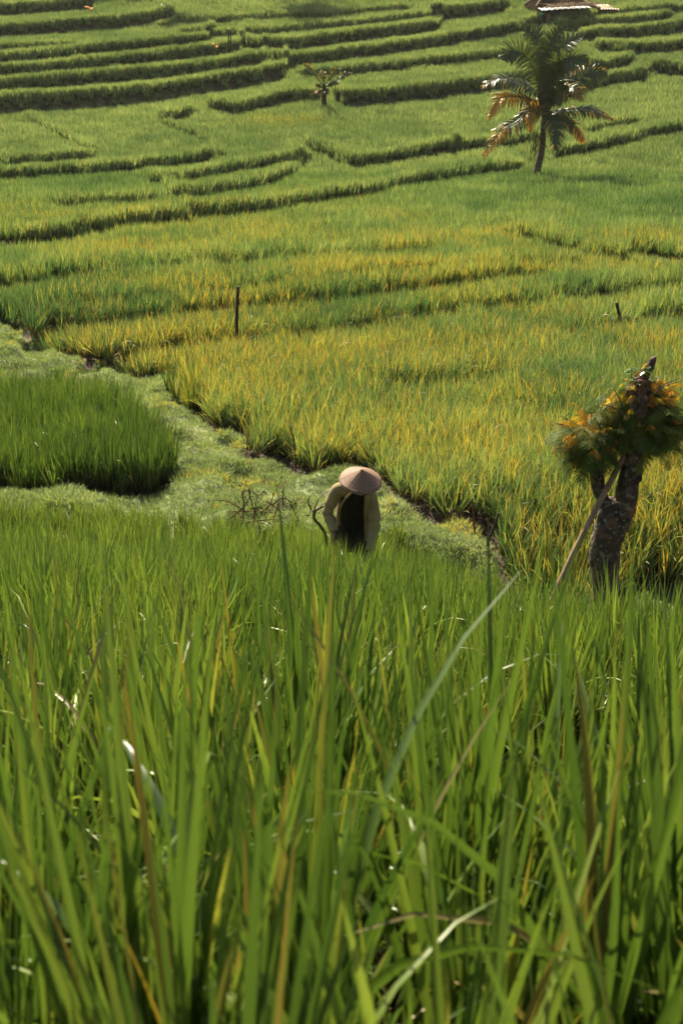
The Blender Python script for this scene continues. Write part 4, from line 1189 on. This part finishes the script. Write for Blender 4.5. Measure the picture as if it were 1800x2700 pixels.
# ------------------------------------------------------------------ the hut
def hut():
    Yd = 107.0
    b = at(1460, 75, Yd); g0 = gz(b.x, Yd)
    root = empty('hut', (b.x, Yd, g0), 'tiled roof farm hut with a rusty lean-to standing above the far terraces', 'hut')
    B = Vector((b.x, Yd, g0))
    H_ = lambda px, row, dy=0: at(px, row, Yd + dy) - B
    M_TILE = noisy_mat('clay_tile', [(0.3, (.022, .013, .009)), (.7, (.075, .042, .028))], 1.6, .95, .4, spec=.05)
    M_PLANK = noisy_mat('reddish_plank', [(0.3, (.05, .022, .014)), (.7, (.12, .055, .034))], 3, .9, .3, stretch=(6, 6, .5))
    M_DARKW = noisy_mat('dark_boards', [(0.3, (.008, .009, .008)), (.7, (.03, .03, .026))], 3, .9, .3, stretch=(6, 6, .5))
    M_WHITE = noisy_mat('pale_metal', [(0.3, (.38, .38, .36)), (.7, (.60, .60, .57))], 1.5, .5, .1)
    M_RUST = noisy_mat('rusty_metal', [(0.25, (.10, .04, .02)), (.5, (.20, .095, .055)), (.75, (.34, .22, .16))], .9, .6, .15, stretch=(3.5, .4, .4))
    M_STRAW = noisy_mat('straw_thatch', [(0.3, (.22, .14, .08)), (.7, (.5, .38, .26))], 5, .9, .3)
    s1 = H_(1383, 15, -1.6); s2 = H_(1412, 20, -2.9); 
    zf = lambda p: -1.2
    # walls: left end wall (reddish planks) and dark front wall
    def wall(name, a, b_, ztop, zbot, th, mat):
        t = MB(); d = (b_ - a); d.z = 0; nrm = Vector((-d.y, d.x, 0)).normalized() * th
        nb = max(2, int(d.length / .22))
        for i in range(nb):
            p = a.lerp(b_, i / nb); q_ = a.lerp(b_, (i + .93) / nb); o_ = nrm * (.9 + .2 * (i % 2))
            t.add([(p.x, p.y, zbot), (q_.x, q_.y, zbot), (q_.x, q_.y, ztop), (p.x, p.y, ztop),
                   (p.x + o_.x, p.y + o_.y, zbot), (q_.x + o_.x, q_.y + o_.y, zbot), (q_.x + o_.x, q_.y + o_.y, ztop), (p.x + o_.x, p.y + o_.y, ztop)],
                  [(0,1,2,3),(7,6,5,4),(0,4,5,1),(1,5,6,2),(2,6,7,3),(3,7,4,0)])
        return t.build(name, mat, root)
    A0 = H_(1384, 40, .2); A1 = H_(1418, 40, -2.2); A2 = H_(1548, 40, -1.9); A3 = H_(1625, 40, -1.4); A4 = H_(1548, 40, 2.4)
    ze = H_(1384, 16, .2).z; z1 = H_(1418, 22, -2.2).z
    wall('wall', A0, A1, ze, -2.2, .08, M_PLANK)
    w2 = wall('wall', A1, A2, z1, -2.4, .08, M_DARKW)
    wall('wall', A2, A3, H_(1600, 27, -1.5).z, -2.2, .08, M_DARKW)
    wall('wall', A0, A4, ze, -2, .08, M_PLANK)
    # hipped tiled roof
    e0 = H_(1382, 15, .4); e1 = H_(1413, 20, -2.45); e2 = H_(1548, 12, -2.2); e3 = H_(1530, 9, 3.0)
    k0 = H_(1447, -28, -.4); k1 = H_(1492, -30, -.2)
    t = MB()
    def slope(a, b_, c_, d_, nu, nv):
        """courses of tiles: a-b eave, d-c ridge"""
        for j in range(nv):
            for i in range(nu):
                u0, u1 = i / nu, (i + .94) / nu; v0, v1 = j / nv, (j + 1.12) / nv
                P4 = [a.lerp(b_, u0).lerp(d_.lerp(c_, u0), v0), a.lerp(b_, u1).lerp(d_.lerp(c_, u1), v0), a.lerp(b_, u1).lerp(d_.lerp(c_, u1), v1), a.lerp(b_, u0).lerp(d_.lerp(c_, u0), v1)]
                z_ = Vector((0, 0, .05)); r_ = Vector((0, 0, .02 * RNG.random()))
                mid = [(P4[0] + P4[1]) / 2 + z_ * 1.8 + r_, (P4[3] + P4[2]) / 2 + z_ * .6]
                lo = [P4[0] - Vector((0,0,.05)), P4[1] - Vector((0,0,.05)), P4[2] - Vector((0,0,.05)), P4[3] - Vector((0,0,.05))]
                t.add([P4[0] + r_, mid[0], P4[1] + r_, P4[2] - z_ * .4, mid[1], P4[3] - z_ * .4, lo[0], lo[1]], [(0,1,4,5),(1,2,3,4),(0,6,7,2,1)])
    slope(e1, e2, k1, k0, 26, 12)
    slope(e0, e1, k0, k0 + Vector((-.02, .02, 0)), 14, 12)
    slope(e3, e0, k0, k1, 20, 8); slope(e2, e3, k1 + Vector((0.02, 0, 0)), k1, 14, 10)
    roof = t.build('roof', M_TILE, root)
    t = MB(); t.tube([e1 + Vector((0, 0, .08)), k0 + Vector((0, 0, .08))], .09, 8, .1, 2); t.tube([e0 + Vector((0,0,.08)), k0 + Vector((0,0,.08))], .08, 8); t.tube([k0 + Vector((0,0,.08)), k1 + Vector((0,0,.08))], .1, 8); t.tube([e2 + Vector((0,0,.08)), k1 + Vector((0,0,.08))], .09, 8)
    t.build('ridge_tiles', noisy_mat('ridge_tile', [(0, (.12, .07, .045)), (1, (.25, .16, .11))], 2, .85), roof)
    # pale awning sheet over the front
    def sheet(name, P4, mat, nu=28, amp=.03, th=.03, par=None):
        t = MB(); a, b_, c_, d_ = P4; nv = 6; vs = []
        for j in range(nv + 1):
            for i in range(nu + 1):
                u, v = i / nu, j / nv
                p = a.lerp(b_, u).lerp(d_.lerp(c_, u), v); vs.append(p + Vector((0, 0, amp * sin(u * nu * pi * .5) + .03 * sin(3 * u + 4 * v))))
        t.add(vs, [(j*(nu+1)+i, j*(nu+1)+i+1, (j+1)*(nu+1)+i+1, (j+1)*(nu+1)+i) for j in range(nv) for i in range(nu)])
        o = t.build(name, mat, par or root, False); modi(o, 'SOLIDIFY', thickness=th); return o
    sheet('awning', [H_(1427, 27.5, -3.9), H_(1560, 20.5, -3.3), H_(1546, 13, -2.15), H_(1414, 20, -2.35)], M_WHITE, 36, .025)
    sheet('lean_to_roof', [H_(1580, 24.5, -2.6), H_(1634, 25.5, -2.0), H_(1600, 13, .8), H_(1542, 8.5, .8)], M_RUST, 30, .05)
    t = MB(); rs = random.Random(2)
    for i in range(520):
        u = rs.random(); p = H_(1445 + 125 * u, 20 - 5.5 * u + rs.gauss(0, 2), -3.0 + rs.uniform(-.6, .3)) + Vector((0, 0, .12))
        t.tube([p, p + Vector((rs.gauss(0, .25), rs.uniform(-.35, .1), rs.gauss(0, .07)))], [.014, .008], 4)
    t.build('thatch', M_STRAW, root)
    t = MB(); t.tube([H_(1542, 8.5, .4) + Vector((0, 0, .1)), H_(1580, 24.5, -2.7) + Vector((0, 0, .1))], .07, 7); t.build('beam', M_PLANK, root)
    t = MB(); t.box(tuple(H_(1417, 50, -3.7) - Vector((.06, .06, 1.2))), tuple(H_(1417, 25, -3.7) + Vector((.06, .06, 0)))); t.build('post', M_DARKW, root)
    t = MB(); t.box(tuple(H_(1439, 50, -3.8) - Vector((.05, .05, 1.4))), tuple(H_(1439, 27, -3.8) + Vector((.05, .05, 0)))); t.build('post', M_DARKW, root)
    # dark side panel with a green round emblem, below the awning
    a = H_(1420, 26, -3.74); b_ = H_(1437, 57, -3.74)
    t = MB(); t.add([(a.x, a.y, a.z), (b_.x, a.y, a.z), (b_.x, a.y, b_.z - .4), (a.x + .25, a.y, b_.z - .4), (a.x, a.y + .05, a.z), (b_.x, a.y + .05, a.z), (b_.x, a.y + .05, b_.z - .4), (a.x + .25, a.y + .05, b_.z - .4)],
                    [(3,2,1,0),(4,5,6,7),(0,1,5,4),(1,2,6,5),(2,3,7,6),(3,0,4,7)])
    pn = t.build('door', M_DARKW, root)
    c_ = H_(1427, 35.5, -3.79); M_G = noisy_mat('green_paint', [(0, (.10, .34, .10)), (1, (.16, .45, .16))], 5, .6, 0)
    t = MB(); ps = [c_ + Vector((.085 * cos(a_), 0, .085 * sin(a_))) for a_ in np.linspace(1.9, 6.6, 16)]
    t.tube(ps, .035, 6); t.ball(c_ + Vector((-.03, 0, .02)), (.075, .02, .075), 10, 6); t.build('emblem', M_G, pn)
    c_ = H_(1540, 30, -2.05)
    t = MB(); n = 10
    top = [c_ + Vector((x_, 0, .10)) for x_ in (-.22, .22)]
    t.add([c_ + Vector((-.22, 0, .10)), c_ + Vector((.22, 0, .10)), c_ + Vector((.16, 0, -.04)), c_ + Vector((0, 0, -.14)), c_ + Vector((-.16, 0, -.04))] + [c_ + Vector((-.22, .02, .10)), c_ + Vector((.22, .02, .10)), c_ + Vector((.16, .02, -.04)), c_ + Vector((0, .02, -.14)), c_ + Vector((-.16, .02, -.04))],
          [(4,3,2,1,0), (0,1,6,5), (1,2,7,6), (2,3,8,7), (3,4,9,8), (4,0,5,9)])
    t.build('pale_patch', M_WHITE, w2)
    t = MB(); a = H_(1444, 41, -3.2); t.box((a.x - .15, a.y, a.z - .6), (a.x + .15, a.y + .04, a.z + .1)); t.build('orange_board', noisy_mat('orange_board', [(0, (.35, .15, .05)), (1, (.45, .2, .08))], 3, .8), root)
hut()

# ------------------------------------------------------------------ small far things
def far_person():
    Yd = 107.0; b = at(436, 30, Yd); g0 = gz(b.x, Yd)
    root = empty('person', (b.x, Yd, g0), 'distant stooping worker in a white conical hat and dark clothes among the top terraces', 'person')
    H_ = lambda px, row, dy=0: at(px, row, Yd + dy) - Vector((b.x, Yd, g0))
    t = MB(); hip = H_(439, 27); sh = H_(429, 18.5, -.1)
    t.tube(spline([sh, (sh + hip) / 2 + Vector((0, 0, .05)), hip], 8), [.13, .17, .18, .17, .16, .16, .17, .15], 12)
    hd = H_(427, 17.5, -.15); t.ball(hd, (.09, .10, .12), 12, 8); t.tube([sh, hd], [.06, .05], 8)
    for s_ in (-.1, .1):
        t.tube(spline([hip + Vector((s_, 0, 0)), hip + Vector((s_, -.05, -.45)), Vector((hip.x + s_, 0, -.02))], 8), list(np.linspace(.10, .05, 8)), 10)
        hnd = H_(423, 22, -.3) + Vector((0, s_, 0)); t.tube(spline([sh + Vector((0, s_, 0)), (sh + hnd) / 2 + Vector((0, 0, -.05)), hnd], 6), list(np.linspace(.06, .03, 6)), 8)
        for q_ in range(5): t.tube([hnd, hnd + Vector((-.06, (q_ - 2) * .018, -.05))], [.012, .007], 5)
    b_ = t.build('body', noisy_mat('far_dark_cloth', [(0, (.05, .055, .065)), (1, (.12, .12, .13))], 3, .9), root); modi(b_, 'REMESH', mode='VOXEL', voxel_size=.02, use_smooth_shade=True)
    t = MB(); n = 24; c_ = hd + Vector((0, 0, .03))
    t.add([c_ + Vector((0, 0, .16))] + [c_ + Vector((.24 * cos(a_), .24 * sin(a_), -.02)) for a_ in np.linspace(0, 2 * pi, n, endpoint=False)], [(0, 1 + k, 1 + (k + 1) % n) for k in range(n)])
    o = t.build('conical_hat', noisy_mat('white_hat', [(0, (.7, .7, .66)), (1, (.85, .85, .8))], 5, .7), root, True); modi(o, 'SOLIDIFY', thickness=.01)
    t = MB(); t.tube([hip + Vector((-.2, -.15, -.1)), hip + Vector((.35, -.15, -.3))], .02, 6); 
far_person()

M_ORANGE = noisy_mat('orange_cloth', [(0.3, (.55, .17, .02)), (.7, (.75, .30, .05))], 3, .7, .2)
def rag(px0, r0, px1, r1, Yd, label, post):
    a = at(px0, r0, Yd); b = at(px1, r1, Yd - .2)
    t = MB(); n, m = 14, 6; vs = []
    for i in range(n + 1):
        u = i / n
        for j in range(m + 1):
            v = j / m - .5
            wd = .14 * math.sin(pi * (.12 + .8 * u))
            p = a.lerp(b, u) + Vector((0, v * wd * 1.5, v * wd + .05 * sin(u * 7) + .03 * sin(v * 9 + u * 5)))
            vs.append(p - a)
    t.add(vs, [(i*(m+1)+j, i*(m+1)+j+1, (i+1)*(m+1)+j+1, (i+1)*(m+1)+j) for i in range(n) for j in range(m)])
    root = empty('cloth_scrap', a, label, 'cloth'); 
    o = t.build('cloth', M_ORANGE, root, True); modi(o, 'SOLIDIFY', thickness=.012)
    g0 = gz(a.x, a.y); t = MB(); t.tube([(0, 0, g0 - a.z - .2), (0, 0, .03)], [.018, .014], 6); t.build('pole', M_WOOD_DARK, root)
rag(224, 19, 247, 23, 106.0, 'orange cloth scrap on a stick on the topmost left terraces', True)
rag(560, 117, 575, 124, 94.5, 'orange cloth scrap on the rounded end of a far terrace', True)

# thicket and trees cut by the top of the view
M_BUSH = leaf_mat('bush_leaf', [(0, (0.03, 0.05, 0.015)), (.5, (0.06, 0.09, 0.025)), (1, (0.13, 0.15, 0.05))], YELS, (.35, .12, .04), .4, .5, .4, instanced=False)
def leaves(mb, centre, rad, n, size, rng, yel=.08):
    cl = [Vector((rng.gauss(0, .5) * rad[0], rng.gauss(0, .5) * rad[1], rng.gauss(0, .45) * rad[2])) for _ in range(max(5, n // 90))]
    for i in range(n):
        c_ = rng.choice(cl)
        p = Vector(centre) + c_ + Vector((rng.gauss(0, .18) * rad[0], rng.gauss(0, .18) * rad[1], rng.gauss(0, .18) * rad[2]))
        d = Vector((rng.gauss(0, 1), rng.gauss(0, 1), rng.gauss(0, .6))).normalized() * size * rng.uniform(.6, 1.3)
        s_ = d.cross(Vector((rng.gauss(0, 1), rng.gauss(0, 1), rng.gauss(0, 1)))).normalized() * size * .3
        mb.add([p - d, p + s_, p + d, p - s_], [(0, 1, 2, 3)], (rng.random(), -1.0 if rng.random() < yel else .5, .5))
def shrub(px, row, Yd, w_, h_, label, seed, yel=.08):
    b = at(px, row, Yd); g0 = gz(b.x, Yd); rg = random.Random(seed)
    root = empty('shrub', (b.x, Yd, g0), label, 'shrub', 'shrubs behind the top terraces')
    mb = MB(); leaves(mb, (0, 0, h_ * .55), (w_, w_ * .6, h_ * .5), 1500, .10, rg, yel); mb.build('foliage', M_BUSH, root, attr=True)
    for i in range(4):
        t = MB(); a_ = rg.uniform(0, 6.28); e = Vector((cos(a_) * w_ * .5, sin(a_) * w_ * .3, h_ * .8))
        t.tube(spline([(0, 0, -.2), e * .4 + Vector((0, 0, .1)), e], 6), [.04, .035, .03, .025, .015, .01], 6, .1); t.build('stem', M_WOOD_DARK, root)
shrub(262, 8, 110.5, 1.0, 1.7, 'brown twiggy shrub at the top edge, nearest the corner', 1, .35)
shrub(292, 6, 111, 1.1, 1.9, 'dark shrub at the top edge between the brown shrub and the pale one', 2, .1)
shrub(325, 5, 111, 1.0, 2.1, 'pale speckled shrub at the top edge above the oval terrace', 3, .06)
shrub(355, 5, 111, .8, 2.0, 'shrub with orange leaves at the top edge next to the tree trunk', 4, .5)
shrub(750, 0, 112, 1.9, 2.0, 'dark shrub at the top edge among the first thin trunks', 5, .03)
shrub(800, 0, 112, 1.9, 2.0, 'dark shrub at the top edge behind the paired thin trunks', 6, .03)
shrub(900, -4, 113, 1.9, 1.9, 'low dark shrub at the right end of the thicket', 7, .03)
def tree(px, row, Yd, r_, label, seed, H=6.0, group='trees behind the top terraces'):
    b = at(px, row, Yd); g0 = gz(b.x, Yd); rg = random.Random(seed)
    root = empty('tree', (b.x, Yd, g0), label, 'tree', group)
    t = MB(); top = Vector((rg.uniform(-.3, .3), .3, H))
    t.tube(spline([(0, 0, -.3), (rg.uniform(-.1, .1), 0, H * .4), top], 14), list(np.linspace(r_, r_ * .4, 14)), 12, .05, seed)
    t.build('trunk', M_PTR, root, True)
    mb = MB(); leaves(mb, (top.x, top.y, H + .5), (1.5, 1.5, 1.3), 1800, .13, rg); mb.build('crown', M_BUSH, root, attr=True)
    for i in range(4):
        t = MB(); a_ = i * 1.6 + rg.random(); s0 = Vector((0, 0, H * .75)).lerp(top, .5)
        t.tube(spline([s0, s0 + Vector((cos(a_) * .5, sin(a_) * .5, .5)), s0 + Vector((cos(a_) * 1.1, sin(a_) * 1.1, 1.3))], 6), list(np.linspace(r_ * .4, .015, 6)), 7); t.build('limb', M_PTR, root)
tree(397, 17, 109.5, .12, 'thick grey trunk rising out of the view beside the white hatted worker', 1)
tree(719, 10, 110.5, .055, 'slender trunk furthest left in the dark thicket at the top edge', 2, 5)
tree(750, 8, 111, .045, 'left one of two close thin trunks in the thicket at the top edge', 3, 5)
tree(753.5, 7, 111.3, .04, 'right one of two close thin trunks in the thicket at the top edge', 4, 5)
tree(790, 5, 111.5, .05, 'slender trunk furthest right in the dark thicket at the top edge', 5, 5)

# ------------------------------------------------------------------ warm haze over the valley
mb = MB(); mb.box((-420, -14, -3), (420, 425, 125))
m_ = bpy.data.materials.new('haze'); m_.use_nodes = True
nt = m_.node_tree; N = nt.nodes; N.remove(N['Principled BSDF'])
pv = N.new('ShaderNodeVolumePrincipled'); pv.inputs['Color'].default_value = (.95, 1.0, .80, 1); pv.inputs['Density'].default_value = .00014; pv.inputs['Anisotropy'].default_value = .3
nt.links.new(pv.outputs[0], N['Material Output'].inputs['Volume'])
hz = mb.build('haze', m_); tag(hz, 'thin warm haze hanging over the whole valley', kind='stuff')
